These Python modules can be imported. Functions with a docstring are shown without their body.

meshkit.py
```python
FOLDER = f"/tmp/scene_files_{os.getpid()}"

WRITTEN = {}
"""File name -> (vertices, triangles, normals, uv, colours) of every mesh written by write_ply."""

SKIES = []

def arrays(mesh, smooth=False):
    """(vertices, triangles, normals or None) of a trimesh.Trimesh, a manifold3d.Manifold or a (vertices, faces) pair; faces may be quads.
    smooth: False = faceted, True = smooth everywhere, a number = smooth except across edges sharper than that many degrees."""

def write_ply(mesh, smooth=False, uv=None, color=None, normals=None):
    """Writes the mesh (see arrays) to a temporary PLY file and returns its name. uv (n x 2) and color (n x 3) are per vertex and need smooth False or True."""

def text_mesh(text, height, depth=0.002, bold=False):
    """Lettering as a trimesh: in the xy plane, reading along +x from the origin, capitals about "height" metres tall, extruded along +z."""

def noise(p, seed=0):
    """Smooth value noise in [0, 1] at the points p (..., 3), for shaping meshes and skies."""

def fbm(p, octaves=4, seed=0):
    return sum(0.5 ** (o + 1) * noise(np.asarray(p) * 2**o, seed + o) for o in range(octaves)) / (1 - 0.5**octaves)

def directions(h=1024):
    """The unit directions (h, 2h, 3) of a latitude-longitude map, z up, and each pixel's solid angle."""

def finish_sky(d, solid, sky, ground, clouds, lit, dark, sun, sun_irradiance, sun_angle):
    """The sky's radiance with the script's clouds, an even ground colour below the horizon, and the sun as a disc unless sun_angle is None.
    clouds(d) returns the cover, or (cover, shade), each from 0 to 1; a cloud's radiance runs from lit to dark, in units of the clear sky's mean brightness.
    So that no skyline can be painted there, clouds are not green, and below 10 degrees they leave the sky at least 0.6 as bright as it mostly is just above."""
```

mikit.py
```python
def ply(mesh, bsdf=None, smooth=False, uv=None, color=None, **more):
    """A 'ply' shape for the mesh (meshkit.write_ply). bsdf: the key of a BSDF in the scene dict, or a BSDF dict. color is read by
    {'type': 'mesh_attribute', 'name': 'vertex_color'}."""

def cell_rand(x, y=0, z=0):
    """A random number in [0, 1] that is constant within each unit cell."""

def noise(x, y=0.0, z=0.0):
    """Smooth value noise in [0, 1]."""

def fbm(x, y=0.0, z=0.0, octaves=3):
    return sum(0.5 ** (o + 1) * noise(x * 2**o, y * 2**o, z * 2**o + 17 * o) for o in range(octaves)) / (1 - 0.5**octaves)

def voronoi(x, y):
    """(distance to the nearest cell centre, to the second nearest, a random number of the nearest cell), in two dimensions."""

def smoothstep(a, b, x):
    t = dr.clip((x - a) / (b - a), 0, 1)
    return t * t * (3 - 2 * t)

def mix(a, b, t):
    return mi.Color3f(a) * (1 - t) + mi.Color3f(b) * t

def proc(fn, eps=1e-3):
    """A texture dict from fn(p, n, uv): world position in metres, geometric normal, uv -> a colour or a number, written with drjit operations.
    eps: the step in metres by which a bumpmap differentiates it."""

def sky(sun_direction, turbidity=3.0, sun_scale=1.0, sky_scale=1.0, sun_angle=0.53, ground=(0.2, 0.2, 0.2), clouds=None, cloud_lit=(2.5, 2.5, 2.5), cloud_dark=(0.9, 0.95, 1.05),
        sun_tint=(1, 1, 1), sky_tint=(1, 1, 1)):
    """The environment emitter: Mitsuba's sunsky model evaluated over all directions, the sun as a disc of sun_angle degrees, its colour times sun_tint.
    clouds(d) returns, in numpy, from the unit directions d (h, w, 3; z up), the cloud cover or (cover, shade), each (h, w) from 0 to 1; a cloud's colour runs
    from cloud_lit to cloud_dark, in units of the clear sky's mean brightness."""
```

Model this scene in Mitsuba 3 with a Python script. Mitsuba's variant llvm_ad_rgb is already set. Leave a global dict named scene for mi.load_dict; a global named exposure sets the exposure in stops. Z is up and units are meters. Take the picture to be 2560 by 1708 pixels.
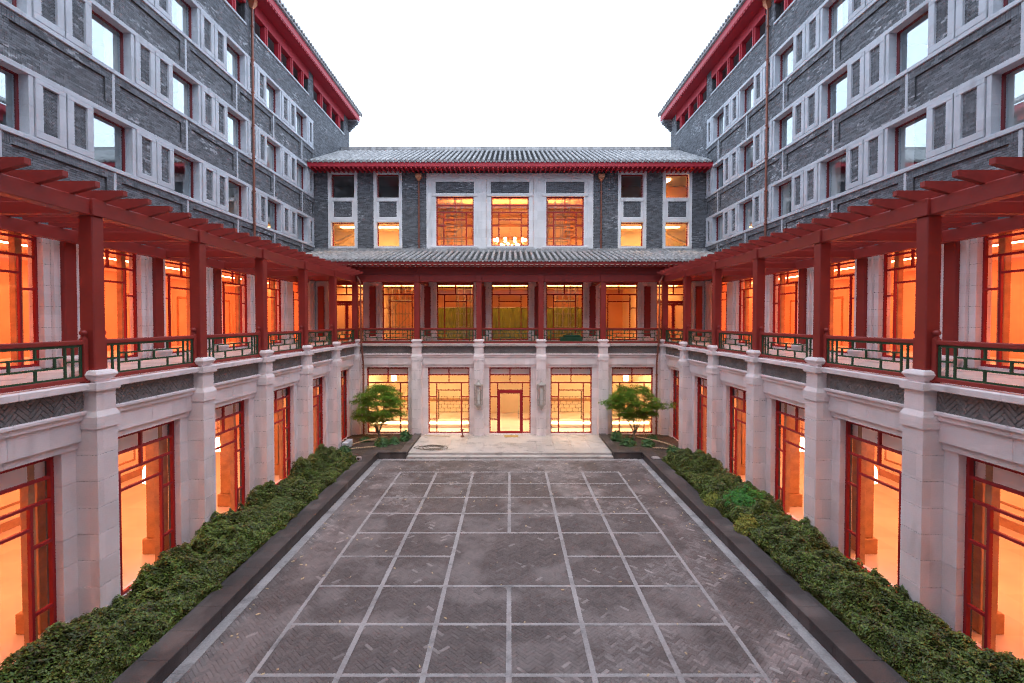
import math, random
import numpy as np, trimesh, drjit as dr, mitsuba as mi
import shapely
from shapely.geometry import Polygon, box as sbox
import mikit, meshkit
from mikit import proc, noise, fbm, voronoi, cell_rand, smoothstep, mix

T = mi.ScalarTransform4f
scene, labels = {}, {}
rng = np.random.default_rng(7)

# ------------------------------------------------------------------ camera, sky, exposure
CAM = np.array([0.0, 0.0, 6.8])
PITCH = math.radians(1.3)
scene['camera'] = {'type': 'perspective', 'fov_axis': 'x', 'fov': 2 * math.degrees(math.atan(1280 / 1253)),
                   'near_clip': 0.05, 'far_clip': 2000.0,
                   'principal_point_offset_x': 0.00195, 'principal_point_offset_y': 0.0132,
                   'to_world': T().look_at(origin=CAM.tolist(), target=[0, math.cos(PITCH), 6.8 - math.sin(PITCH)], up=[0, 0, 1])}
exposure = 3.2
scene['daylight'] = {**mikit.sky([0.05, -0.45, 0.9], turbidity=3, sun_scale=0.1, sky_scale=1.0, sun_angle=40,
                                 clouds=lambda d: np.ones(d.shape[:2]), cloud_lit=(2.05, 2.45, 3.0)), 'sampling_weight': 8.0}
LAMP = np.array([2.15, 0.90, 0.27])


def emitter(color, k, weight=1.0):
    return {'type': 'area', 'radiance': {'type': 'rgb', 'value': [float(c * k) for c in color]}, 'sampling_weight': float(weight)}


# ------------------------------------------------------------------ materials
def pr(color, rough=0.6, **kw):
    c = color if isinstance(color, dict) else {'type': 'rgb', 'value': list(color)}
    return {'type': 'twosided', 'bsdf': {'type': 'principled', 'base_color': c, 'roughness': rough, 'specular': 0.4, **kw}}


def C3(x, y, z):
    return mi.Color3f(x, y, z)


def grain(base, amp, scale, scale2=None, tint=(1, 1, 1)):
    """mottled colour with fine grain"""
    def f(p, n, uv):
        a = fbm(p.x * scale, p.y * scale, p.z * scale, 3)
        b = noise(p.x * scale * 7, p.y * scale * 7, p.z * scale * 7)
        k = 1 + amp * (a - 0.5) * 2 + amp * 0.6 * (b - 0.5)
        return C3(base[0], base[1], base[2]) * k
    return proc(f)


def stone_tex(base):
    # granite cladding: tone per stone, weather stains, speckle
    def f(p, n, uv):
        tone = cell_rand(p.x * 1.13 + 40, p.y * 1.13 + 40, p.z * 1.72 + 9)
        sp = noise(p.x * 55, p.y * 55, p.z * 55)
        bl = fbm(p.x * 1.7, p.y * 1.7, p.z * 1.1, 4)
        st = smoothstep(0.60, 0.82, fbm(p.x * 3.1, p.y * 3.1, p.z * 0.55, 3))
        k = 0.93 + 0.15 * tone + 0.10 * (sp - 0.5) + 0.22 * (bl - 0.5) - 0.16 * st
        return C3(*base) * k
    return proc(f)


def brick_tex(p, n, uv):
    # grey clay brick: tone per brick, pale bloom of salts in ragged patches
    row = dr.floor((p.z + 0.0) / 0.066)
    along = p.x + p.y
    t = cell_rand(dr.floor(along / 0.25 + 0.5 * (row - 2 * dr.floor(row / 2))), row, 3.0)
    t2 = cell_rand(dr.floor(along / 0.066), row, 5.0)
    sp = noise(p.x * 60, p.y * 60, p.z * 60)
    patch = fbm(p.x * 0.7, p.y * 0.7, p.z * 0.9, 3)
    bloom = smoothstep(0.56, 0.68, patch) * smoothstep(0.42, 0.75, noise(p.x * 9, p.y * 9, p.z * 15)) * smoothstep(0.35, 0.8, t)
    k = 0.55 + 0.75 * t + 0.2 * t2 + 0.3 * (sp - 0.5)
    return C3(0.138, 0.144, 0.160) * k + C3(0.24, 0.25, 0.26) * bloom


def band_tex(p, n, uv):
    a = fbm(p.x * 2.2, p.y * 2.2, p.z * 2.2, 3)
    t = cell_rand(p.x * 7, p.y * 7, p.z * 7)
    sp = noise(p.x * 60, p.y * 60, p.z * 60)
    return C3(0.205, 0.185, 0.180) * (0.75 + 0.5 * (a - 0.4) + 0.22 * t + 0.25 * (sp - 0.5))


LP, WP = 0.25, 0.25 / 3.0
S2 = math.sqrt(0.5)


def paving_tex(p, n, uv):
    # the tone goes brick by brick (herringbone laid at 45 degrees); salts and dust lie in patches
    x, y = (p.x + p.y) * S2 + 100 * LP, (p.y - p.x) * S2 + 100 * LP
    r = dr.floor(y / WP)
    q = (x - r * WP) / (2 * LP)
    isH = (q - dr.floor(q)) < 0.5
    c = dr.floor(x / WP)
    qv = dr.floor((y - ((c - 2) * WP - LP)) / (2 * LP))
    idr = dr.select(isH, cell_rand(r, dr.floor(q), 1.0), cell_rand(c, qv, 2.0))
    idr2 = dr.select(isH, cell_rand(r, dr.floor(q), 7.0), cell_rand(c, qv, 8.0))
    big = fbm(p.x * 0.33 + 3.1, p.y * 0.33 + 1.7, 0.0, 4)
    mid = fbm(p.x * 1.6, p.y * 1.6, 4.0, 3)
    sp = noise(p.x * 40, p.y * 40, 0.0)
    pale = smoothstep(0.50, 0.66, big * 0.6 + mid * 0.4) * smoothstep(0.0, 1.0, idr2)
    bright = smoothstep(0.965, 0.985, idr) * smoothstep(0.35, 0.5, mid)
    dust = smoothstep(0.50, 0.72, fbm(p.x * 0.9 + 9, p.y * 0.9, 2.0, 4))
    k = 0.82 + 0.26 * idr + 0.30 * (sp - 0.5) + 0.34 * (mid - 0.5)
    col = C3(0.113, 0.090, 0.088) * k
    return col + C3(0.085, 0.078, 0.079) * pale * (0.5 + 0.8 * sp) + C3(0.085, 0.08, 0.08) * bright + C3(0.060, 0.053, 0.053) * dust


def red_tex(base):
    def f(p, n, uv):
        a = fbm(p.x * 1.3, p.y * 1.3, p.z * 1.3, 3)
        b = noise(p.x * 30, p.y * 30, p.z * 30)
        return C3(*base) * (0.9 + 0.25 * (a - 0.4) + 0.08 * (b - 0.5))
    return proc(f)


def strip_tex(p, n, uv):
    a = fbm(p.x * 1.2, p.y * 1.2, 1.0, 3)
    b = noise(p.x * 35, p.y * 35, 0.0)
    worn = smoothstep(0.55, 0.75, fbm(p.x * 3, p.y * 3, 5.0, 3))
    j = cell_rand(dr.floor(p.x / 0.6), dr.floor(p.y / 0.6), 1.0)
    return C3(0.33, 0.305, 0.31) * (0.8 + 0.35 * (a - 0.3) + 0.14 * (j - 0.5) + 0.2 * (b - 0.5) - 0.22 * worn)


def terrace_tex(p, n, uv):
    a = fbm(p.x * 0.8, p.y * 1.1, 1.0, 4)
    b = noise(p.x * 40, p.y * 40, p.z * 40)
    st = smoothstep(0.58, 0.72, fbm(p.x * 1.9 + 3, p.y * 2.3, 8.0, 4))
    j = cell_rand(dr.floor(p.x / 0.9), dr.floor(p.y / 0.9), 1.0)
    return C3(0.50, 0.455, 0.43) * (0.86 + 0.3 * (a - 0.45) + 0.1 * (j - 0.5) + 0.1 * (b - 0.5) - 0.2 * st)


def kerb_tex(p, n, uv):
    j = cell_rand(dr.floor(p.y / 0.9), dr.floor(p.x), 1.0)
    a = fbm(p.x * 2, p.y * 2, p.z * 2, 4)
    b = noise(p.x * 60, p.y * 60, p.z * 60)
    dust = smoothstep(0.5, 0.75, fbm(p.x * 1.3, p.y * 0.9, 3.0, 4))
    return C3(0.060, 0.050, 0.050) * (0.75 + 0.4 * j + 0.5 * (a - 0.45) + 0.3 * (b - 0.5)) + C3(0.045, 0.036, 0.033) * dust


def tile_tex(p, n, uv):
    t = cell_rand(dr.floor(p.x / 0.1675), dr.floor(p.y / 0.27), 2.0)
    a = noise(p.x * 40, p.y * 40, p.z * 40)
    w = smoothstep(0.5, 0.7, fbm(p.x * 1.1, p.y * 1.1, p.z, 3))
    return C3(0.30, 0.30, 0.31) * (0.7 + 0.5 * t + 0.25 * (a - 0.5)) + C3(0.06, 0.06, 0.055) * w


def soil_tex(p, n, uv):
    a = fbm(p.x * 9, p.y * 9, 1.0, 4)
    return C3(0.060, 0.045, 0.034) * (0.4 + 1.2 * a)


def inner_stone_tex(p, n, uv):
    j = cell_rand(dr.floor(p.x / 0.8), dr.floor(p.y / 0.8), 1.0)
    a = fbm(p.x * 1.1, p.y * 1.1, p.z, 3)
    return C3(0.72, 0.62, 0.50) * (0.85 + 0.1 * j + 0.2 * (a - 0.5))


MAT = {
    'stone': pr(stone_tex((0.455, 0.475, 0.515)), 0.65),
    'stone_pale': pr(stone_tex((0.69, 0.685, 0.70)), 0.65),
    'stone_warm': pr(stone_tex((0.715, 0.635, 0.635)), 0.6),
    'tile_pan': pr(grain((0.085, 0.086, 0.088), 0.3, 3), 0.8),  # dirt in the pans, plus shade between the rows put into the colour
    'brick': pr(proc(brick_tex), 0.8),
    'band_brick': pr(proc(band_tex), 0.8),
    'mortar': pr(grain((0.070, 0.072, 0.078), 0.3, 8), 0.95),
    'paving': pr(proc(paving_tex), 0.62),
    'paving_bed': pr((0.045, 0.042, 0.042), 0.95),
    'strip': pr(proc(strip_tex), 0.6),
    'terrace_stone': pr(proc(terrace_tex), 0.5),
    'kerb': pr(proc(kerb_tex), 0.5),
    'tile': pr(proc(tile_tex), 0.6),
    'red': pr(red_tex((0.265, 0.031, 0.026)), 0.42),
    'red_bright': pr(red_tex((0.44, 0.024, 0.040)), 0.5),
    'red_window_shaded': pr(red_tex((0.19, 0.022, 0.028)), 0.4),  # darker copy of the window red, shade on the wing frames put into it
    'red_window': pr(red_tex((0.33, 0.018, 0.022)), 0.4),
    'green': pr(grain((0.016, 0.068, 0.034), 0.2, 4), 0.4),
    'copper': pr(grain((0.25, 0.095, 0.068), 0.35, 6), 0.45, metallic=0.4),
    'copper_bright': pr(grain((0.60, 0.25, 0.14), 0.3, 9), 0.4, metallic=0.5),
    'lantern_metal': pr(grain((0.40, 0.375, 0.35), 0.25, 14), 0.45, metallic=0.3),
    'lantern_glass': pr((0.62, 0.60, 0.58), 0.25),
    'glass': {'type': 'mask', 'opacity': 0.06, 'bsdf': {'type': 'twosided', 'bsdf': {'type': 'conductor', 'material': 'none'}}},
    'glass_coated': {'type': 'mask', 'opacity': 0.48, 'bsdf': {'type': 'twosided', 'bsdf': {'type': 'conductor', 'material': 'none', 'specular_reflectance': {'type': 'rgb', 'value': [0.88, 0.97, 1.0]}}}},
    'soil': pr(proc(soil_tex), 1.0),
    'ground': pr(grain((0.16, 0.155, 0.15), 0.2, 0.3), 0.95),
    'room_cream': pr(grain((0.80, 0.66, 0.46), 0.05, 1.0), 0.7),
    'room_orange': pr(grain((0.78, 0.44, 0.25), 0.08, 1.0), 0.6),
    'room_white': pr((0.80, 0.78, 0.74), 0.8),
    'room_grey': pr((0.34, 0.34, 0.35), 0.85),
    'room_floor': pr(proc(inner_stone_tex), 0.35),
    'wood': pr(grain((0.42, 0.21, 0.09), 0.25, 5), 0.5),
    'wood_dark': pr(grain((0.16, 0.075, 0.035), 0.25, 5), 0.5),
    'wood_pale': pr(grain((0.50, 0.36, 0.22), 0.3, 7), 0.7),
    'curtain': pr((0.62, 0.62, 0.60), 0.9),
    'curtain_brown': pr((0.30, 0.20, 0.13), 0.9),
    'netting': pr(grain((0.14, 0.165, 0.022), 0.35, 2.5), 0.8),
    'steel': pr((0.30, 0.29, 0.28), 0.45, metallic=0.6),
    'black': pr((0.022, 0.021, 0.022), 0.5),
    'white_plastic': pr((0.72, 0.72, 0.70), 0.4),
    'mat_fibre': pr(grain((0.38, 0.24, 0.09), 0.3, 20), 1.0),
    'bark': pr(grain((0.19, 0.155, 0.12), 0.4, 14), 0.9),
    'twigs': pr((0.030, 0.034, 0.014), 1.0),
    'lamp_body': pr((0.9, 0.8, 0.6), 0.6),
    'leaf': {'type': 'twosided', 'bsdf': {'type': 'principled', 'base_color': {'type': 'mesh_attribute', 'name': 'vertex_color'}, 'roughness': 0.5, 'specular': 0.4}},
    'leaf_thin': {'type': 'principledthin', 'base_color': {'type': 'mesh_attribute', 'name': 'vertex_color'}, 'roughness': 0.55, 'diff_trans': 0.7},
}
for k_, m_ in MAT.items():
    scene['m_' + k_] = m_


# ------------------------------------------------------------------ naming and mesh helpers
def unique(k):
    if k not in used:
        used.add(k)
        return k
    i = counts.get(k, 0) + 1
    while f'{k}_{i:03d}' in used:
        i += 1
    counts[k] = i
    used.add(f'{k}_{i:03d}')
    return f'{k}_{i:03d}'


used, counts = set(), {}


def thing(name, label=None, cat=None, group=None, kind=None):
    k = unique(name)
    d = {}
    if label: d['label'] = label
    if cat: d['category'] = cat
    if group: d['group'] = group
    if kind: d['kind'] = kind
    if d: labels[k] = d
    return k


def join(parts):
    vs, fs, n = [], [], 0
    for v, f in parts:
        vs.append(v); fs.append(np.asarray(f) + n); n += len(v)
    return np.vstack(vs), np.vstack(fs)


def tri(m):
    if isinstance(m, trimesh.Trimesh):
        return np.array(m.vertices), np.array(m.faces)
    v, f = np.asarray(m[0], float), np.asarray(m[1], int)
    if f.shape[1] == 4:
        f = np.vstack([f[:, [0, 1, 2]], f[:, [0, 2, 3]]])
    return v, f


def put(name, mesh, mat, parent=None, smooth=False, label=None, kind=None, color=None, key=None, **more):
    """one entry of the scene under its parent's key"""
    if isinstance(mesh, list):
        mesh = join([tri(m) for m in mesh])
    k = key or unique(f'{parent}__{name}' if parent else name)
    scene[k] = mikit.ply(tri(mesh), 'm_' + mat, smooth=smooth, color=color, **more)
    if label or kind:
        labels.setdefault(k, {}).update({a: b for a, b in (('label', label), ('kind', kind)) if b})
    return k


def put_ref(name, shape, parent, to_world):
    k = unique(f'{parent}__{name}')
    scene[k] = {**shape, 'to_world': to_world}
    return k


class Frame:
    """local u (along), v (up), d (out of the wall)"""
    def __init__(self, o, a, c, b=(0, 0, 1)):
        self.o, self.m = np.array(o, float), np.array([a, b, c], float)
        self.flip = np.linalg.det(self.m) < 0

    def __call__(self, mesh):
        v, f = tri(mesh)
        return self.o + v @ self.m, (f[:, ::-1] if self.flip else f)


def side(s, X):
    return Frame((s * X, 0, 0), (0, 1, 0), (-s, 0, 0))


def end(Y):
    return Frame((0, Y, 0), (1, 0, 0), (0, -1, 0))


WORLD = Frame((0, 0, 0), (1, 0, 0), (0, 1, 0), (0, 0, 1))
BQ = np.array([[0, 2, 3, 1], [4, 5, 7, 6], [0, 1, 5, 4], [2, 6, 7, 3], [0, 4, 6, 2], [1, 3, 7, 5]])  # index = 4x+2y+z


def boxes(a, skip=()):
    """many boxes: rows x0 x1 y0 y1 z0 z1 (any axes); skip: faces left out, of x0 x1 y0 y1 z0 z1"""
    a = np.atleast_2d(np.asarray(a, float))
    v = np.stack([np.stack([a[:, i], a[:, 2 + j], a[:, 4 + k]], -1) for i in (0, 1) for j in (0, 1) for k in (0, 1)], 1)
    q = BQ[[i for i in range(6) if i not in skip]]
    # BQ rows: x0 x1 y0 y1 z0 z1, outward for right-handed axes
    f = (np.arange(len(a))[:, None, None] * 8 + q[None]).reshape(-1, 4)
    return tri((v.reshape(-1, 3), f[:, ::-1] * 0 + f))


# orient the quads of BQ outward
for r in range(6):
    vv = np.array([[i, j, k] for i in (0, 1) for j in (0, 1) for k in (0, 1)], float)
    q_ = vv[BQ[r]]
    nn = np.cross(q_[1] - q_[0], q_[2] - q_[0])
    if np.dot(nn, q_.mean(0) - 0.5) < 0:
        BQ[r] = BQ[r][::-1]

_hull = None


def cbox(x0, x1, y0, y1, z0, z1, c=0.01):
    """a box with chamfered edges"""
    global _hull
    def pts(h, c):
        out = []
        for sx in (-1, 1):
            for sy in (-1, 1):
                for sz in (-1, 1):
                    out += [(sx * h[0], sy * (h[1] - c), sz * (h[2] - c)), (sx * (h[0] - c), sy * h[1], sz * (h[2] - c)), (sx * (h[0] - c), sy * (h[1] - c), sz * h[2])]
        return np.array(out)
    if _hull is None:
        p = pts((1, 1.1, 1.2), 0.3)
        from scipy.spatial import ConvexHull
        f = ConvexHull(p).simplices.copy()
        for t in f:
            n = np.cross(p[t[1]] - p[t[0]], p[t[2]] - p[t[0]])
            if np.dot(n, p[t].mean(0)) < 0:
                t[[1, 2]] = t[[2, 1]]
        _hull = f
    h = ((x1 - x0) / 2, (y1 - y0) / 2, (z1 - z0) / 2)
    c = min(c, 0.45 * min(h) * 2 * 0.9)
    return pts(h, c) + np.array([(x0 + x1) / 2, (y0 + y1) / 2, (z0 + z1) / 2]), _hull


def prism(poly, d0, d1, bottom=False):
    """convex polygon (counter-clockwise) in the first two axes, from d0 to d1"""
    p = np.asarray(poly, float)
    n = len(p)
    v = np.vstack([np.c_[p, np.full(n, d0)], np.c_[p, np.full(n, d1)]])
    f = [[n, n + i, n + i + 1] for i in range(1, n - 1)]
    if bottom:
        f += [[0, i + 1, i] for i in range(1, n - 1)]
    for i in range(n):
        j = (i + 1) % n
        f += [[i, j, n + j], [i, n + j, n + i]]
    return v, np.array(f)


def ring(u0, u1, v0, v1, l, r, b, t, d0, d1):
    """a rectangular frame as four boxes butted end to end"""
    return boxes([[u0, u1, v0, v0 + b, d0, d1], [u0, u1, v1 - t, v1, d0, d1], [u0, u0 + l, v0 + b, v1 - t, d0, d1], [u1 - r, u1, v0 + b, v1 - t, d0, d1]])


def tube(points, radii, sides=8, cap=True):
    p = np.asarray(points, float)
    r = np.broadcast_to(radii, (len(p),))
    t = np.gradient(p, axis=0)
    t /= np.linalg.norm(t, axis=1, keepdims=True) + 1e-12
    a = np.cross(t[0], [0, 0, 1.0] if abs(t[0][2]) < 0.9 else [1.0, 0, 0]); a /= np.linalg.norm(a)
    A = []
    for ti in t:
        a = a - ti * np.dot(a, ti); a /= np.linalg.norm(a) + 1e-12
        A.append(a)
    A = np.array(A); B = np.cross(t, A)
    ang = np.arange(sides) * 2 * np.pi / sides
    v = p[:, None] + r[:, None, None] * (np.cos(ang)[None, :, None] * A[:, None] + np.sin(ang)[None, :, None] * B[:, None])
    i, j = np.meshgrid(np.arange(len(p) - 1), np.arange(sides), indexing='ij')
    q = np.stack([i * sides + j, i * sides + (j + 1) % sides, (i + 1) * sides + (j + 1) % sides, (i + 1) * sides + j], -1).reshape(-1, 4)
    v = v.reshape(-1, 3)
    f = np.vstack([q[:, [0, 1, 2]], q[:, [0, 2, 3]]])
    if cap:
        n = len(v)
        v = np.vstack([v, p[:1], p[-1:]])
        e = (len(p) - 1) * sides
        f = np.vstack([f, [[n, (k + 1) % sides, k] for k in range(sides)], [[n + 1, e + k, e + (k + 1) % sides] for k in range(sides)]])
    return v, f


def lathe(profile, n=16, at=(0, 0, 0)):
    """profile: (r, z) from the bottom up"""
    pr_ = np.asarray(profile, float)
    ang = np.arange(n) * 2 * np.pi / n
    v = np.stack([pr_[:, None, 0] * np.cos(ang), pr_[:, None, 0] * np.sin(ang), np.broadcast_to(pr_[:, None, 1], (len(pr_), n))], -1).reshape(-1, 3)
    i, j = np.meshgrid(np.arange(len(pr_) - 1), np.arange(n), indexing='ij')
    q = np.stack([i * n + j, i * n + (j + 1) % n, (i + 1) * n + (j + 1) % n, (i + 1) * n + j], -1).reshape(-1, 4)
    return tri((v + np.array(at), q))


def loft(sections, at=(0, 0, 0)):
    """square sections (half width x, half width y, z) from the bottom up, closed"""
    v = []
    for hx, hy, z in sections:
        v += [(-hx, -hy, z), (hx, -hy, z), (hx, hy, z), (-hx, hy, z)]
    f = []
    for i in range(len(sections) - 1):
        for j in range(4):
            a, b = i * 4 + j, i * 4 + (j + 1) % 4
            f += [[a, b, b + 4], [a, b + 4, a + 4]]
    e = (len(sections) - 1) * 4
    f += [[0, 2, 1], [0, 3, 2], [e, e + 1, e + 2], [e, e + 2, e + 3]]
    return np.array(v, float) + np.array(at), np.array(f)


def herringbone(w, h, L, n, gap, off=(0.0, 0.0), angle=45.0):
    """bricks of L x L/n laid in herringbone, turned by angle, cut to the rectangle w x h: list of convex polygons"""
    W = L / n
    ca, sa = math.cos(math.radians(angle)), math.sin(math.radians(angle))
    clip = sbox(0, 0, w, h)
    R = int((w + h) / W) + 3 * n
    kmax = int((w + h) / L) + 3
    out = []
    for k in range(-R, R):
        for m in range(-kmax, kmax):
            bx_, by_ = k * W + m * L, k * W - m * L
            for (x, y, a, b) in ((bx_, by_, L, W), (bx_ + L, by_ + W - L, W, L)):
                cx, cy = x + a / 2 + off[0], y + b / 2 + off[1]
                rx, ry = cx * ca - cy * sa, cx * sa + cy * ca
                if rx < -L or rx > w + L or ry < -L or ry > h + L:
                    continue
                x0, y0, x1, y1 = x + off[0] + gap / 2, y + off[1] + gap / 2, x + off[0] + a - gap / 2, y + off[1] + b - gap / 2
                q = [(px * ca - py * sa, px * sa + py * ca) for px, py in ((x0, y0), (x1, y0), (x1, y1), (x0, y1))]
                if all(0 <= c[0] <= w and 0 <= c[1] <= h for c in q):
                    out.append(np.array(q)); continue
                g = Polygon(q).intersection(clip)
                if g.area > 0.1 * W * W and g.geom_type == 'Polygon':
                    g = shapely.geometry.polygon.orient(g)
                    out.append(np.array(g.exterior.coords)[:-1])
    return out


def project(p):
    """pixel of the 2560-wide photograph (level approximation), for choosing which pieces show largest"""
    p = np.atleast_2d(p)
    y = np.maximum(p[:, 1], 0.3)
    return np.c_[1275 + 1253 * p[:, 0] / y, 803 - 1253 * (p[:, 2] - 6.8) / y, y]


def share(pieces, name, stuff_name, mat, most=300):
    """pieces: list of (parent key, mesh, centre); those that show largest become parts, the rest one stuff part per parent"""
    c = np.array([p[2] for p in pieces])
    q = project(c)
    seen = (q[:, 0] > 0) & (q[:, 0] < 2560) & (q[:, 1] > 0) & (q[:, 1] < 1708) & (c[:, 1] > 1)
    order = np.argsort(np.where(seen, q[:, 2], 1e6))
    best = set(order[:most][seen[order[:most]]].tolist())
    rest = {}
    for i, (parent, m, _) in enumerate(pieces):
        if i in best:
            put(name, m, mat, parent)
        else:
            rest.setdefault(parent, []).append(m)
    for parent, ms in rest.items():
        put(stuff_name, ms, mat, parent, kind='stuff')


# ------------------------------------------------------------------ levels and stations (metres)
COL = [10.74 + 3.65 * k for k in range(-3, 6)]          # the galleries' columns along y; the last is the corner
YC = COL[-1]                                              # 28.99, column line of the far building
XC = 8.94                                                 # column line of the side galleries
BAY = [12.565 + 3.65 * k for k in range(-3, 6)]          # window axes of the wings
EX = [-8.94, -5.37, -1.79, 1.79, 5.37, 8.94]             # columns of the far building
EB = [-7.155, -3.58, 0.0, 3.58, 7.155]                   # its bay axes
XW, YW = 12.7, 32.7                                       # planes of the upper walls
Y0, Y1 = -1.0, 40.0                                       # ends of the wings
TERR = 0.2

# ------------------------------------------------------------------ ground, court, terrace
thing('ground', kind='structure')
put('ground', boxes([[-400, 400, -400, 400, -0.5, -0.09]]), 'ground', key='ground')
thing('courtyard_floor', kind='structure')
put('bed', boxes([[-6.6, 6.6, -4, 25.2, -0.085, -0.03]]), 'paving_bed', 'courtyard_floor')
# bricks of the floor are laid on a lattice tied to world coordinates, so that the tone in the material follows each brick
def court_bricks():
    out = []
    for k in range(-420, 520):
        for m in range(-140, 140):
            bx_, by_ = k * WP + m * LP, k * WP - m * LP
            for (x, y, a, b) in ((bx_, by_, LP, WP), (bx_ + LP, by_ + WP - LP, WP, LP)):
                X, Y = (x + a / 2 - y - b / 2) * S2, (x + a / 2 + y + b / 2) * S2
                if abs(X) < 6.62 and 2.0 < Y < 24.62:
                    out.append((x, y, a, b, X, Y))
    return out
g_ = 0.0035
cb = np.array(court_bricks())
n_ = len(cb)
h_ = rng.normal(0, 0.0013, n_)
tilt = rng.normal(0, 0.004, (n_, 2))
gx0, gx1, gy0, gy1 = cb[:, 0] + g_ / 2, cb[:, 0] + cb[:, 2] - g_ / 2, cb[:, 1] + g_ / 2, cb[:, 1] + cb[:, 3] - g_ / 2
e_ = 0.004
def quadv(ax0, ax1, ay0, ay1, z, t):
    pts = []
    for px, py in ((ax0, ay0), (ax1, ay0), (ax1, ay1), (ax0, ay1)):
        zz = z + (t * ((px - (ax0 + ax1) / 2) * tilt[:, 0] + (py - (ay0 + ay1) / 2) * tilt[:, 1]) if t else 0)
        pts.append(np.stack([(px - py) * S2, (px + py) * S2, zz + np.zeros(n_)], -1))
    return np.stack(pts, 1)
low = quadv(gx0, gx1, gy0, gy1, -0.03, 0)
mid_ = quadv(gx0, gx1, gy0, gy1, -0.004 + h_, 1)
top = quadv(gx0 + e_, gx1 - e_, gy0 + e_, gy1 - e_, 0.0 + h_, 1)
bv = np.concatenate([low, mid_, top], 1)                  # n x 12 x 3
bf = [[8, 9, 10], [8, 10, 11]]
for l_ in (0, 4):
    for i in range(4):
        j = (i + 1) % 4
        bf += [[l_ + i, l_ + j, l_ + 4 + j], [l_ + i, l_ + 4 + j, l_ + 4 + i]]
bf = np.array(bf)
q = project(np.c_[cb[:, 4], cb[:, 5], np.zeros(n_)])
vis = (q[:, 1] < 1700) & (q[:, 0] > 10) & (q[:, 0] < 2550) & (np.abs(cb[:, 4]) < 6.2)
order = np.argsort(np.where(vis, cb[:, 5], 1e6))
near = set(order[:300].tolist())
for i in order[:300]:
    put('brick', (bv[i], bf), 'paving', 'courtyard_floor')
rest = np.array([i for i in range(n_) if i not in near])
put('brick_paving', (bv[rest].reshape(-1, 3), (np.arange(len(rest))[:, None, None] * 12 + bf[None]).reshape(-1, 3)), 'paving', 'courtyard_floor', kind='stuff')

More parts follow.
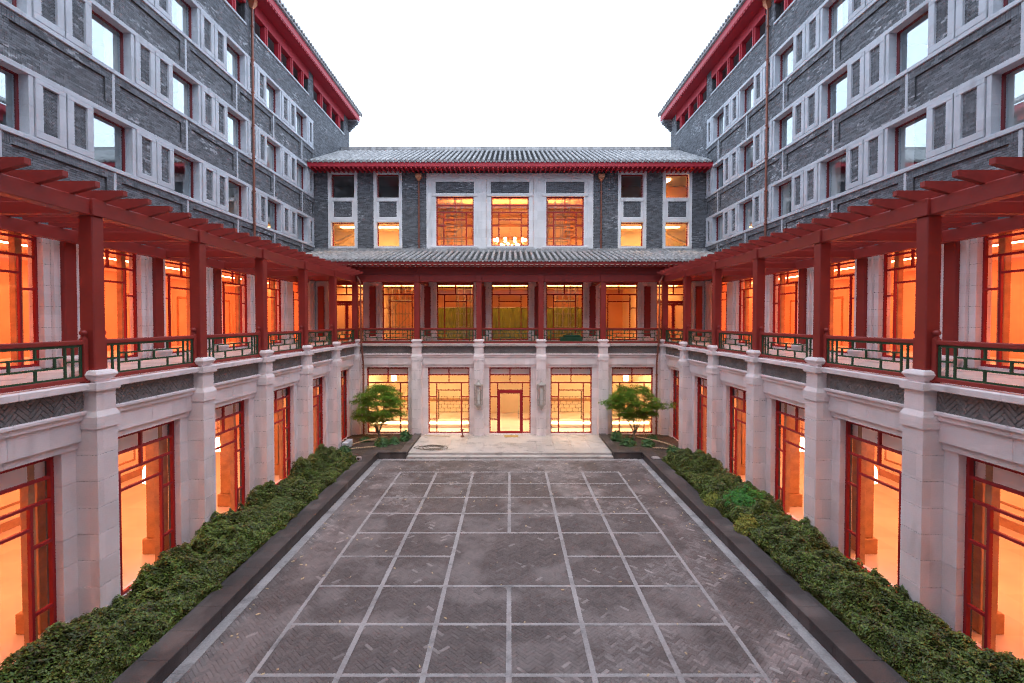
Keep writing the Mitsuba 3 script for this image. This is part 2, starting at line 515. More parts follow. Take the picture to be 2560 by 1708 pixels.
# pale stone lines of the grid, each line a strip
GS = 1.635
gy = [9.47 + 1.62 * k for k in range(-3, 9)]
gx = [-4.93 + GS * k for k in range(7)]
def strip(x0, x1, y0, y1, z=0.006):
    put('grid_line', boxes([[x0, x1, y0, y1, -0.02, z]], skip=(4,)), 'strip', 'courtyard_floor')
hw = 0.055
for j, y in enumerate(gy):
    jj = j - 3
    if jj == 3:
        for a, b in ((gx[0], gx[2]), (gx[4], gx[6])):
            strip(a - hw, b + hw, y - 0.045, y + 0.045)
    elif jj in (0, 9):
        strip(gx[0] - hw, gx[6] + hw, y - 0.045, y + 0.045)
    else:
        strip(gx[0] - hw, gx[6] + hw, y - 0.045, y + 0.045)
for i, x in enumerate(gx):
    if i == 3:
        strip(x - hw, x + hw, gy[0], gy[3 + 2] , 0.0095)
        strip(x - hw, x + hw, gy[3 + 4], gy[-1], 0.0095)
    else:
        w_ = hw * (1.0 if 0 < i < 6 else 0.8)
        strip(x - w_, x + w_, gy[0] - hw, gy[-1] + hw, 0.0095)
for s in (-1, 1):
    a, b = sorted((s * 6.27, s * 6.53))
    yb = 0.5
    while yb < 24.1:
        ye = min(yb + 1.5, 24.56)
        put('border_stone', boxes([[a, b, yb + 0.004, ye - 0.004, -0.02, 0.008]], skip=(4,)), 'strip', 'courtyard_floor')
        yb = ye
for i in range(9):
    a = -6.265 + i * 12.53 / 9
    put('border_stone', boxes([[a + 0.004, a + 12.53 / 9 - 0.004, 24.30, 24.56, -0.02, 0.008]], skip=(4,)), 'strip', 'courtyard_floor')

# terrace with two steps
thing('terrace', kind='structure')
put('base', boxes([[-8.9, 8.9, 25.2, 29.25, -0.08, 0.17]]), 'terrace_stone', 'terrace')
for i in range(11):
    for j in range(5):
        a, b = -5.12 + i * 0.931, 25.0 + j * 0.80
        put('slab', cbox(a + 0.004, a + 0.927, b + 0.004, b + 0.796, 0.10, TERR, 0.006), 'terrace_stone', 'terrace')
for i in range(7):
    a = -5.12 + i * 1.463
    put('step', cbox(a + 0.003, a + 1.46, 24.64, 25.0 - 0.002, -0.05, 0.10, 0.008), 'terrace_stone', 'terrace')

# ------------------------------------------------------------------ planters
for s, where in ((-1, 'left'), (1, 'right')):
    t = thing('planter', f'long dark granite planter kerb along the {where} edge of the court', 'planter', 'planters on both sides of the court')
    def kb(x0, x1, y0, y1, z0, z1):
        a, b = sorted((s * x0, s * x1))
        return cbox(a, b, y0, y1, z0, z1, 0.008)
    y = 0.4
    while y < 24.6:
        y2 = min(y + 0.9, 24.6)
        put('coping_stone', kb(6.50, 7.12, y + 0.003, y2 - 0.003, 0.28, 0.345), 'kerb', t)
        y = y2
    y = 0.4
    while y < 24.6:
        y2 = min(y + 1.2, 24.6)
        put('face_stone', kb(6.535, 6.62, y + 0.003, y2 - 0.003, -0.04, 0.278), 'kerb', t)
        y = y2
    put('inner_wall', kb(6.98, 7.08, 0.4, 24.6, -0.04, 0.278), 'kerb', t)
    # return in front of the tree bed, then back to the facade
    for a, b in ((5.13, 5.83), (5.835, 6.53)):
        put('face_stone', kb(a, b, 24.62, 24.70, -0.04, 0.278), 'kerb', t)
    put('coping_stone', kb(5.50, 6.495, 24.58, 25.0, 0.28, 0.345), 'kerb', t)
    put('coping_stone', kb(6.50, 7.12, 24.605, 25.0, 0.28, 0.345), 'kerb', t)
    y = 24.58
    while y < 28.6:
        y2 = min(y + 1.03, 28.68)
        put('coping_stone', kb(5.10, 5.495, y + 0.003, y2 - 0.003, 0.28, 0.345), 'kerb', t)
        put('face_stone', kb(5.135, 5.22, max(y, 24.705) + 0.003, y2 - 0.003, -0.04, 0.278), 'kerb', t)
        y = y2

thing('soil', kind='structure')
sp_ = []
for s in (-1, 1):
    a, b = sorted((s * 6.9, s * 9.2)); sp_.append((a, b, 0.0, 28.9))
    a, b = sorted((s * 5.3, s * 7.0)); sp_.append((a, b, 24.9, 28.9))
sm = []
for a, b, c, d in sp_:
    nx, ny = max(2, int((b - a) / 0.12)), max(2, int((d - c) / 0.12))
    X, Y = np.meshgrid(np.linspace(a, b, nx), np.linspace(c, d, ny), indexing='ij')
    P = np.stack([X, Y, 0 * X], -1).reshape(-1, 3)
    P[:, 2] = 0.20 + 0.09 * meshkit.fbm(P * [3, 3, 1] + 50, 3, 5)
    i, j = np.meshgrid(np.arange(nx - 1), np.arange(ny - 1), indexing='ij')
    qd = np.stack([i * ny + j, (i + 1) * ny + j, (i + 1) * ny + j + 1, i * ny + j + 1], -1).reshape(-1, 4)
    sm.append((P, qd))
put('soil', sm, 'soil', key='soil', smooth=True)

# ------------------------------------------------------------------ windows
CELLS_TALL = [(0, .5, 0, .11), (.5, 1, 0, .11), (0, .5, .11, .23), (.5, 1, .11, .23), (.2, .8, .23, .345), (.2, .8, .345, 1),
              (0, .2, .23, .446), (0, .2, .446, .79), (0, .2, .79, 1), (.8, 1, .23, .446), (.8, 1, .446, .79), (.8, 1, .79, 1)]
CELLS_HALL = [(0, .5, 0, .17), (.5, 1, 0, .17), (0, .5, .17, .31), (.5, 1, .17, .31), (.2, .8, .31, .46), (.2, .8, .46, 1),
              (0, .2, .31, .58), (0, .2, .58, 1), (.8, 1, .31, .58), (.8, 1, .58, 1)]
CELLS_GALLERY = [(0, .5, 0, .06), (.5, 1, 0, .06), (0, .5, .06, .19), (.5, 1, .06, .19), (.2, .8, .19, .315), (.2, .8, .315, 1),
                 (0, .2, .19, .43), (0, .2, .43, 1), (.8, 1, .19, .43), (.8, 1, .43, 1)]
CELLS_DOOR = [(0, .5, 0, .06), (.5, 1, 0, .06), (0, .5, .06, .19), (.5, 1, .06, .19), (0, 1, .19, .31), (0, 1, .335, 1)]


def lattice_window(parent, fr, u0, v0, w, h, cells, glass='glass', bar=0.062, outer=0.068, name='window', mat='red_window'):
    """a window: > frame (outer frame and glazing bars), > pane for each cell; d = 0 is its outer face"""
    win = unique(f'{parent}__{name}')
    hs, vs = set(), {}
    rows, cols = {}, {}
    for a, b, c, d in cells:
        for t in (c, d):
            if 0 < t < 1: rows.setdefault(t, []).append((a, b))
        for t in (a, b):
            if 0 < t < 1: cols.setdefault(t, []).append((c, d))
    def merge(iv):
        iv = sorted(iv); out = [list(iv[0])]
        for a, b in iv[1:]:
            if a <= out[-1][1] + 1e-6: out[-1][1] = max(b, out[-1][1])
            else: out.append([a, b])
        return out
    bs = []
    for t, iv in rows.items():
        for a, b in merge(iv):
            vv = v0 + h * (1 - t)
            bs.append([u0 + w * a, u0 + w * b, vv - bar / 2, vv + bar / 2, -0.07, -0.004])
    for t, iv in cols.items():
        for a, b in merge(iv):
            uu = u0 + w * t
            bs.append([uu - bar / 2, uu + bar / 2, v0 + h * (1 - b), v0 + h * (1 - a), -0.073, -0.001])
    put('frame', fr(join([ring(u0, u0 + w, v0, v0 + h, outer, outer, outer, outer, -0.08, 0.004)] + ([boxes(bs)] if bs else []))), mat, win)
    for a, b, c, d in cells:
        put('pane', fr(boxes([[u0 + w * a, u0 + w * b, v0 + h * (1 - d), v0 + h * (1 - c), -0.043, -0.040]], skip=(0, 1, 2, 3, 4))), glass, win)
    return win


# ------------------------------------------------------------------ shared details
def pier(parent, fr, u, xf, top_only=False):
    """stone pier standing proud of the ground-floor wall: blocks with open joints, flared shoulder, neck and cap; d = 0 at its front"""
    p = unique(f'{parent}__pier')
    hw_, dp = 0.28, 0.46
    zs = [TERR - 0.06] + [0.55 + 0.57 * k for k in range(7)] + [4.55]
    zs = [TERR - 0.06, 0.62, 1.18, 1.74, 2.30, 2.86, 3.42, 3.98, 4.53]
    put('core', fr(boxes([[u - hw_ + 0.012, u + hw_ - 0.012, zs[0], 4.53, -dp, -0.012]])), 'mortar', p)
    for a, b in zip(zs[:-1], zs[1:]):
        put('block', fr(cbox(u - hw_, u + hw_, a + 0.003, b - 0.003, -dp, 0, 0.006)), 'stone_warm', p)
    L = lambda secs: fr((lambda m: (m[0][:, [0, 2, 1]] * [1, 1, 1], m[1][:, ::-1]))(loft(secs, (u, -hw_, 0))))
    put('shoulder', L([(hw_ + .035, hw_ + .035, 4.535), (hw_ + .035, hw_ + .035, 4.78), (hw_ - .02, hw_ - .02, 4.90), (hw_ - .02, hw_ - .02, 5.32)]), 'stone_warm', p)
    put('abacus', L([(hw_ + .03, hw_ + .03, 5.322), (hw_ + .045, hw_ + .045, 5.345), (hw_ + .045, hw_ + .045, 5.50)]), 'stone_warm', p)
    put('cap', L([(.20, .20, 5.502), (.21, .21, 5.545), (.265, .265, 5.60), (.30, .30, 5.655), (.30, .30, 5.675), (.255, .255, 5.745), (.19, .19, 5.76)]), 'stone_warm', p)
    return p


def bay_wall(parent, fr, u0, u1, uc, door=False, wtop=4.08, bands=None):
    """ground-floor wall of one bay between two piers: reveals, lintels, frieze, herringbone band, coping; d = 0 at the pier front"""
    w = unique(f'{parent}__bay')
    W2 = 1.21
    a, b = u0 + 0.28, u1 - 0.28
    zt = TERR - 0.04
    # jambs, in courses
    zs = [zt, 0.62, 1.18, 1.74, 2.30, 2.86, 3.42, 4.12]
    for lo, hi in ((a, uc - W2), (uc + W2, b)):
        l2, h2 = (lo - .12, hi) if lo == a else (lo, hi + .12)
        for c, d in zip(zs[:-1], zs[1:]):
            put('jamb_stone', fr(cbox(l2, h2, c + .003, d - .003, -0.72, -0.455, 0.006)), 'stone_warm', w)
        put('jamb_back', fr(boxes([[l2, h2, zt, 4.5, -0.80, -0.721]])), 'mortar', w)
    n = max(2, round((b - a) / 1.5))
    for k in range(n):
        p0, p1 = a + (b - a) * k / n + (0.002 if k else -.1), a + (b - a) * (k + 1) / n - (0.002 if k < n - 1 else -.1)
        put('lintel', fr(cbox(p0, p1, 4.12, 4.27, -0.72, -0.40, 0.006)), 'stone_warm', w)
        put('frieze_stone', fr(cbox(p0, p1, 4.273, 4.72, -0.72, -0.33, 0.008)), 'stone_warm', w)
        put('moulding', fr(join([cbox(p0, p1, 4.725, 4.83, -0.72, -0.27, 0.01), cbox(p0, p1, 4.833, 4.92, -0.72, -0.21, 0.02)])), 'stone_warm', w)
        put('coping', fr(cbox(p0, p1, 5.36, 5.50, -0.75, -0.10, 0.015)), 'stone_warm', w)
    put('sill', fr(boxes([[uc - W2, uc + W2, zt, TERR + 0.03, -0.9, -0.50]])), 'stone_warm', w)
    put('panel_back', fr(boxes([[a, b, 4.92, 5.36, -0.72, -0.30]])), 'mortar', w)
    if bands is not None:
        polys = herringbone(b - a, 0.44, 0.34, 4, 0.014, off=(0.05, 0.02))
        for pl in polys:
            m = prism(pl + [a, 4.92], -0.30, -0.275 + rng.uniform(-.004, .004))
            mm = fr(m)
            bands.append((w, mm, mm[0].mean(0)))
    if door:
        cells = [c for c in CELLS_TALL if c not in [(.2, .8, .345, 1)]]
        win = lattice_window(parent, Frame(fr.o + fr.m[2] * -0.62, fr.m[0], fr.m[2]), uc - W2, TERR + 0.03, 2 * W2, wtop - TERR - 0.03, cells)
        hh_ = (wtop - TERR - 0.03) * (1 - .345)
        f2 = Frame(fr.o + fr.m[2] * -0.60, fr.m[0], fr.m[2])
        dd = unique(f'{parent}__entrance_door')
        put('door_frame', f2(ring(uc - .715, uc + .715, TERR + .03, TERR + .03 + hh_, .13, .13, .1, .19, -0.1, 0.03)), 'red_window', dd)
        put('pane', f2(boxes([[uc - .60, uc + .60, TERR + .12, TERR + .03 + hh_ - .18, -0.03, -0.027]], skip=(0, 1, 2, 3, 4))), 'glass', dd)
        put('handle', f2(boxes([[uc + .50, uc + .53, 1.1, 1.6, 0.03, 0.07]])), 'steel', dd)
    else:
        win = lattice_window(parent, Frame(fr.o + fr.m[2] * -0.62, fr.m[0], fr.m[2]), uc - W2, TERR + 0.03, 2 * W2, wtop - TERR - 0.03, CELLS_TALL)
    # boxed blind behind the top lights
    put('blind_box', fr(boxes([[uc - W2, uc + W2, wtop - 0.43, 4.3, -1.0, -0.80]])), 'room_white', w)


def gallery_wall(parent, fr, uc, half=1.825, left=True, right=True):
    """upper-gallery glazing of one bay with the stone pilasters beside it; d = 0 is the plane of the upper wall"""
    w = unique(f'{parent}__gallery_bay')
    zs = [5.5, 6.05, 6.63, 7.21, 7.79, 8.37, 8.95, 9.4]
    W2 = 1.21
    for sgn in (-1, 1):
        lo, hi = sorted((uc + sgn * W2, uc + sgn * half))
        put('pilaster_core', fr(boxes([[lo + (.02 if sgn > 0 else 0), hi - (.02 if sgn < 0 else 0), 5.5, 9.4, -0.5, -0.10]])), 'mortar', w)
        for c, d in zip(zs[:-1], zs[1:]):
            a1, b1 = (lo + 0.22, hi) if sgn > 0 else (lo, hi - 0.22)
            a2, b2 = (lo, lo + 0.217) if sgn > 0 else (hi - 0.217, hi)
            put('pilaster_stone', fr(join([cbox(a1, b1, c + .003, d - .003, -0.10, 0.0, 0.006), cbox(a2, b2, c + .003, d - .003, -0.52, -0.09, 0.006)])), 'stone_warm', w)
    put('head', fr(boxes([[uc - W2, uc + W2, 9.25, 9.4, -0.5, -0.12]])), 'red', w)
    lattice_window(parent, Frame(fr.o + fr.m[2] * -0.26, fr.m[0], fr.m[2]), uc - W2, 5.56, 2 * W2, 9.25 - 5.56, CELLS_GALLERY)
    put('threshold', fr(boxes([[uc - W2, uc + W2, 5.45, 5.56, -0.5, -0.2]])), 'stone_warm', w)


def engaged_column(parent, fr, u):
    c = unique(f'{parent}__gallery_column')
    put('shaft', fr(cbox(u - .2, u + .2, 5.80, 9.06, -0.05, 0.13, 0.02)), 'red', c)
    # drum base of stone
    prof = [(.30, 5.5), (.30, 5.58), (.36, 5.66), (.37, 5.74), (.30, 5.80), (.22, 5.815), (0, 5.816)]
    v, f = lathe(prof, 16)
    o = fr.o + fr.m[0] * u + fr.m[2] * 0.12
    put('drum', (v + o * [1, 1, 0], f), 'stone_warm', c, smooth=40)


def running_bond(u0, u1, v0, v1, d0, d1, L=0.25, H=0.066, g=0.011, holes=()):
    """bricks in running bond: rows of boxes; holes (u0, u1, v0, v1) are left out"""
    out = []
    r0 = int(math.floor(v0 / H + 1e-6))
    r = r0
    while r * H < v1 - 0.02:
        a, b = max(r * H + g / 2, v0), min((r + 1) * H - g / 2, v1)
        if b - a > 0.015:
            spans = [(u0, u1)]
            for h in holes:
                if h[2] < b - 0.004 and h[3] > a + 0.004:
                    spans = [s_ for p, q_ in spans for s_ in ((p, min(q_, h[0])), (max(p, h[1]), q_)) if s_[1] - s_[0] > 0.01]
            sh = 0.5 * (r % 2)
            for p, q_ in spans:
                k = math.floor(p / L + sh)
                while (k - sh) * L < q_:
                    x, y = max((k - sh) * L + g / 2, p), min((k - sh + 1) * L - g / 2, q_)
                    if y - x > 0.02:
                        out.append([x, y, a, b, d0, d1 + rng.uniform(-.0035, .0025)])
                    k += 1
        r += 1
    return out


def soldier(u0, u1, v0, v1, d0, d1, W=0.066, g=0.011):
    n = max(1, round((u1 - u0) / W))
    w = (u1 - u0) / n
    return [[u0 + i * w + g / 2, u0 + (i + 1) * w - g / 2, v0 + g / 2, v1 - g / 2, d0, d1 + rng.uniform(-.003, .002)] for i in range(n)]


def tile_row(x, y0, z0, y1, z1, r=0.088, n=None):
    """one row of barrel tiles running up a slope in the y direction, each tile stepping over the next"""
    Ls = math.hypot(y1 - y0, z1 - z0)
    n = n or max(1, int(Ls / 0.28))
    t = np.array([0, (y1 - y0) / Ls, (z1 - z0) / Ls]); up = np.array([0, -t[2], t[1]])
    ang = np.linspace(0, math.pi, 7)
    vs, fs = [], []
    for i in range(n):
        for e, rr in ((0, r * 1.08), (1, r * 0.93)):
            o = np.array([x, y0, z0]) + t * Ls * (i + e) / n
            vs += [o + np.array([math.cos(a), 0, 0]) * rr + up * (math.sin(a) * rr + 0.01) for a in ang]
        b = i * 14
        for k in range(6):
            fs += [[b + k, b + k + 8, b + k + 1], [b + k, b + k + 7, b + k + 8]]
        fs += [[b, b + k + 1, b + k + 2] for k in range(5)]
    return np.array(vs), np.array(fs)


# ------------------------------------------------------------------ the two wings
SILL = [11.57, 14.71, 17.85]                               # undersides of the sill bands
HEAD = [9.40, 13.46, 16.60, 19.70]                         # tops of the lintel bands (the first is the gallery head)
FRAMES = [(0.965, 1.885), (1.93, 2.83)]


def wing(s, where):
    t = thing('brick_wing', f'tall grey brick wing with rows of large windows along the {where} side of the court', 'building', 'matching brick wings on both sides of the court')
    fr = side(s, XW)
    bricks, bands = [], []
    # ---- body: slabs, piers and back, so that every room is closed
    body = []
    for i in range(4):                                     # wall behind each spandrel
        top = SILL[i] if i < 3 else 20.95
        body.append([Y0, Y1, HEAD[i], top, -0.30, -0.075])
    put('backing_wall', fr(boxes(body)), 'mortar', t)
    inner = [[Y0, Y1, z - 0.28, z - 0.003, -7.0, -0.30] for z in (SILL[0] - .25, SILL[1] - .25, SILL[2] - .25, 20.9)]
    inner += [[Y0, Y1, 9.42, 24.0, -7.2, -7.0]]
    put('floor_slab', fr(boxes(inner)), 'room_grey', t)
    put('end_wall', fr(boxes([[Y1 - .3, Y1, 0, 22.6, -6.9, -0.002]])), 'brick', t)
    put('end_wall', fr(boxes([[Y0, Y0 + .3, 0, 22.6, -6.9, -0.002]])), 'brick', t)
    parts = []
    for k, c in enumerate(BAY):
        parts += [[c + 1.825 - .06, c + 1.825 + .06, SILL[i] - .25, HEAD[i + 1], -7.0, -0.31] for i in range(3)]
    put('partition', fr(boxes(parts)), 'room_grey', t)
    # ---- spandrels and window bands
    for i in range(4):
        z0, z1 = HEAD[i], (SILL[i] if i < 3 else 20.98)
        if i < 3:
            for k in range(-1, len(BAY)):
                a = (BAY[k] if k >= 0 else BAY[0] - 3.65) + 0.06
                b = (BAY[k + 1] if k + 1 < len(BAY) else 36.3) - 0.06
                last = k == len(BAY) - 1
                a = max(a, Y0)
                if last: b = YW + 0.05                       # against the far building's wall line
                if b - a < 0.3: continue
                sp = unique(f'{t}__spandrel')
                put('border_backing', fr(boxes([[a, b, z1 - .25, z1, -.078, -.016], [a, b, z0, z0 + .25, -.078, -.016], [a, a + .25, z0 + .25, z1 - .25, -.078, -.016], [b - .25, b, z0 + .25, z1 - .25, -.078, -.016]])), 'mortar', sp)
                rows = soldier(a, b, z1 - .25, z1, -.02, 0) + soldier(a, b, z0, z0 + .25, -.02, 0)
                rows += running_bond(a, a + .245, z0 + .25, z1 - .25, -.02, 0) + running_bond(b - .245, b, z0 + .25, z1 - .25, -.02, 0)
                rows += running_bond(a + .25, b - .25, z0 + .255, z1 - .255, -.08, -.062)
                arr = np.array(rows)
                v, f = boxes(arr, skip=(4,))
                v, f = fr((v, f))
                v = v.reshape(-1, 8, 3)
                one = fr(boxes(arr[:1], skip=(4,)))[1]
                for j in range(len(arr)):
                    bricks.append((sp, (v[j], one), v[j].mean(0)))
            # stone uprights between the panels
            for c in BAY + [36.2]:
                if c < Y1: put('joint_strip', fr(boxes([[c - .052, c + .052, z0 + .004, z1 - .004, -.078, .012]])), 'stone', t)
        else:
            pl = unique(f'{t}__upper_band')
            arr = np.array(running_bond(Y0, Y1, z0, z1, -.07, -.002))
            v, f = boxes(arr, skip=(4,))
            put('brickwork', fr((v, f)), 'brick', pl, kind='stuff')
    # plain brick past the far building, above its roof
    arr = np.array(running_bond(YW + .06, Y1, 11.0, HEAD[3], -.07, -.002))
    put('plain_wall', fr(boxes([[YW + .06, Y1, 9.4, HEAD[3], -.29, -.0205 - .05]])), 'mortar', t)
    put('brickwork', fr(boxes(arr, skip=(4,))), 'brick', t, kind='stuff')
    for i in range(3):
        zs, zl = SILL[i], HEAD[i + 1]
        for k, c in enumerate(BAY):
            n0 = c - 1.825
            for j in range(3):
                a, b = n0 + 3.65 * j / 3 + .002, n0 + 3.65 * (j + 1) / 3 - .002
                if k == len(BAY) - 1 and a > YW: continue
                put('sill_stone', fr(cbox(a, b, zs + .002, zs + .135, -.30, .05, .012)), 'stone', t)
                put('lintel_stone', fr(cbox(a, b, zl - .15, zl - .002, -.30, .022, .008)), 'stone', t)
            win = lattice_window(t, Frame(fr.o + fr.m[2] * -.27, fr.m[0], fr.m[2]), c - .80, zs + .135, 1.60, zl - .15 - zs - .135, [(0, 1, 0, 1)], glass='glass_coated', outer=.042, mat='red_window_shaded')
            put('window_soffit', fr(boxes([[c - .798, c + .798, zl - .156, zl - .150, -.27, -.02]])), 'stone', t)
            for lo, hi in ((c - .94, c - .80), (c + .80, c + .94)):
                zm = (zs + zl) / 2
                put('window_pier', fr(join([cbox(lo, hi, zs + .138, zm - .003, -.45, 0.0, .006), cbox(lo, hi, zm, zl - .153, -.45, 0.0, .006)])), 'stone', t)
            put('infill', fr(boxes([[c + .94, c + 3.65 - .94, zs + .137, zl - .152, -.35, -.06]])), 'mortar', t)
            for a, b in FRAMES:
                if k == len(BAY) - 1 and c + a > YW - .3: continue
                if k == len(BAY) - 1: b = min(b, 1.75)
                pf = unique(f'{t}__panel_frame')
                z0, z1 = zs + .155, zl - .16
                put('surround', fr(join([cbox(c + a, c + b, z0, z0 + .19, -.35, .04, .01), cbox(c + a, c + b, z1 - .13, z1, -.35, .04, .01),
                                         cbox(c + a, c + a + .22, z0 + .191, z1 - .131, -.35, .038, .01), cbox(c + b - .22, c + b, z0 + .191, z1 - .131, -.35, .038, .01)])), 'stone', pf)
                key_ = (round(b - a - .44, 3), round(z1 - z0 - .32, 3))
                if key_ not in HB:
                    HB[key_] = join([prism(p, 0, .02, False) for p in herringbone(key_[0], key_[1], .25, 4, .012, off=(.03, .05))])
                v, f = HB[key_]
                put('herringbone_brickwork', fr((v + [c + a + .22, z0 + .19, -.055], f)), 'brick', pf, kind='stuff')
            # curtain drawn to the far side inside
            if k >= 2 and (k * 3 + i * 5 + (s > 0)) % 3:
                u = np.linspace(c + .28, c + .86, 25)
                vv = np.r_[np.c_[u, np.full(25, zs + .15), -.50 + .035 * np.sin(np.arange(25) * 1.57)], np.c_[u, np.full(25, zl - .1), -.50 + .035 * np.sin(np.arange(25) * 1.57)]]
                ff = np.array([[j, j + 1, j + 26, j + 25] for j in range(24)])
                put('curtain', fr((vv, ff)), 'curtain', t)
    share(bricks, 'brick', 'brickwork', 'brick')
    # ---- top storey: sill, red posts and glazing under the eaves
    zb = 21.10
    groups = [(1.5, 8.0), (8.8, 15.9), (16.7, 24.4), (25.25, 31.9), (32.7, 38.6)]
    for gi, (a, b) in enumerate(groups):
        put('top_sill', fr(cbox(a, b, 20.985, zb, -.28, .06, .012)), 'stone', t)
        n = 4 if b - a > 6.2 else 3
        put('top_room', fr(boxes([[a - .3, b + .3, 20.9, 22.7, -2.3, -2.2], [a - .3, b + .3, 22.55, 22.62, -2.2, -.3], [a - .4, a - .3, 20.9, 22.7, -2.3, -.3], [b + .3, b + .4, 20.9, 22.7, -2.3, -.3]])), 'room_grey', t)
        put('top_glass', fr(boxes([[a, b, zb, 22.05, -.245, -.24]], skip=(0, 1, 2, 3, 4))), 'glass', t)
        for k in range(n):
            u = a + (b - a) * (k + .8) / (n + .35)
            put('red_post', fr(cbox(u - .16, u + .16, zb + .002, 22.05, -.26, .0, .01)), 'red_bright', t)
            put('red_post', fr(cbox(u - .05, u + .05, zb + .002, 22.05, -.262 + .01, .05, .01)), 'red_bright', t)
    edges = [Y0] + [x for g in groups for x in g] + [Y1]
    arr, back = [], []
    for j in range(0, len(edges), 2):
        arr += running_bond(edges[j], edges[j + 1], 20.99, 22.62, -.07, -.002)
        back.append([edges[j], edges[j + 1], 20.98, 22.62, -.29, -.075])
    put('top_pier', fr(boxes(back)), 'mortar', t)
    put('top_brickwork', fr(boxes(np.array(arr), skip=(4,))), 'brick', t, kind='stuff')
    for a, b in groups:
        put('frieze_board', fr(boxes([[a, b, 22.05, 22.62, -.28, .03]])), 'red_bright', t)
    # ---- eaves and roof
    rf = unique(f'{t}__roof')
    xe = XW - 11.95
    put('soffit', fr(boxes([[Y0, Y1 + .25, 22.62, 22.68, -.3, xe - .03]])), 'red_bright', rf)
    put('fascia', fr(boxes([[Y0, Y1 + .25, 22.66, 23.04, xe - .03, xe]])), 'red_bright', rf)
    m = mikit.ply(tri(cbox(-.05, .05, -.06, .06, -.05, .05, .012)), 'm_red_bright')
    nr = int((Y1 + .2 - 2.0) / .30)
    for k in range(nr):
        y = 2.0 + k * .30
        put_ref('rafter_end', m, rf, T().translate([s * (11.95 + .06), y, 22.60]))
    # roof plane rising to the outside, tiles at its edge
    sl = math.atan(.5)
    P = [(xe + .12, 23.06), (xe + .12, 23.16), (-6.0, 23.16 + .5 * (6.12 + xe)), (-6.0, 23.06 + .5 * (6.12 + xe))]
    v = np.array([[y, z, d] for y in (Y0, Y1 + .3) for d, z in P])
    f = []
    for j in range(4):
        jj = (j + 1) % 4
        f += [[j, jj, jj + 4, j + 4]]
    f += [[3, 2, 1, 0], [4, 5, 6, 7]]
    put('slope', fr((v, np.array(f)[:, ::-1])), 'tile', rf)
    # barrel tiles: short rows at the edge (the slope itself is hidden from the court)
    m = lathe([(0.0, 0), (.085, 0), (.085, .05), (.0, .05)], 12)
    m = (m[0] @ np.array([[0, 0, 1], [0, 1, 0], [-1, 0, 0]]).T, m[1])
    disc = mikit.ply(m, 'm_tile')
    body_t = lathe([(.088, 0), (.076, .55)], 12)
    rows_ = []
    k = 0
    while 2.0 + k * .335 < Y1 + .25:
        y = 2.0 + k * .335
        put_ref('eave_tile', disc, rf, T().translate([s * (11.95 - .145) - (0.05 if s > 0 else 0) , y, 23.235]))
        for q_ in range(4):
            a0, b0 = q_ * .5, q_ * .5 + .52
            p0 = np.array([xe + .13 - a0, 23.235 + .5 * a0]); p1 = np.array([xe + .13 - b0, 23.235 + .5 * b0 - .012])
            mm = tube([(y, p0[1], p0[0]), (y, p1[1], p1[0])], [.087, .076], 10, cap=False)
            rows_.append(fr(mm))
        dr_ = np.array([(y + .335 / 2 - .075, 23.17, xe + .13), (y + .335 / 2 + .075, 23.17, xe + .13), (y + .335 / 2 + .05, 23.10, xe + .128), (y + .335 / 2, 23.07, xe + .126), (y + .335 / 2 - .05, 23.10, xe + .128)])
        dv = np.vstack([dr_, dr_ - [0, 0, .03]])
        rows_.append(fr((dv, np.array([[0, 4, 3], [0, 3, 2], [0, 2, 1], [5, 8, 9], [5, 7, 8], [5, 6, 7]] + [[i, (i + 1) % 5, (i + 1) % 5 + 5] for i in range(5)] + [[i, (i + 1) % 5 + 5, i + 5] for i in range(5)]))))
        k += 1
    put('barrel_tiles', rows_, 'tile', rf, kind='stuff', smooth=40)
    # gable end: stepped corbel under the eaves, verge of the roof
    cb_ = unique(f'{t}__corbel')
    for j in range(6):
        e = .11 * (j + 1)
        put('corbel_course', fr(cbox(Y1 - .32, Y1 + .02 + .02 * j, 21.75 + .12 * j, 21.75 + .12 * j + .113, -.4, e, .012)), 'brick', cb_)
    put('corbel_block', fr(cbox(Y1 - .3, Y1 + .16, 22.475, 22.615, -.4, xe - .02, .02)), 'stone', cb_)
    put('verge', fr((np.array([[y, z + h, d] for y in (Y1 + .28, Y1 + .46) for h in (.0, .26) for d, z in ((xe + .15, 23.08), (-6.0, 23.08 + .5 * (6.15 + xe)))]),
                     np.array([[0, 1, 3, 2], [4, 6, 7, 5], [0, 4, 5, 1], [2, 3, 7, 6], [0, 2, 6, 4], [1, 5, 7, 3]]))), 'tile', rf)
    # ---- gallery storey and ground floor
    fw = side(s, XW)
    for k in range(1, len(BAY)):
        c = BAY[k]
        if c + 1.21 > YW + .2: continue
        gallery_wall(t, fw, c)
    for k in range(2, len(COL) - 1):
        engaged_column(t, fw, COL[k])
    fg = side(s, XC - .28)
    for k in range(1, len(COL) - 1):
        bay_wall(t, fg, COL[k], COL[k + 1], BAY[k], bands=bands)
    for k in range(1, len(COL) - 1):
        pier(t, fg, COL[k], 0)
    share(bands, 'band_brick', 'band_brickwork', 'band_brick', 280)
    # floors and rooms
    wx = lambda *b: fr(boxes([list(b)]))
    deck = unique(f'{t}__gallery_floor')
    n = 0
    for j in range(5):
        for k in range(2, len(COL) - 1):
            for h in range(3):
                a = COL[k] + 1.2167 * h
                d0 = 0.02 + j * .70
                put('deck_slab', fr(cbox(a + .004, a + 1.2127, 5.40, 5.50, d0 + .004, d0 + .696, .005)), 'terrace_stone', deck)
    put('deck_base', wx(Y0, YW, 5.0, 5.42, -.45, 3.55), 'stone', deck)
    put('room_floor', wx(Y0, YW, 5.35, 5.50, -5.0, -.5), 'room_floor', t)
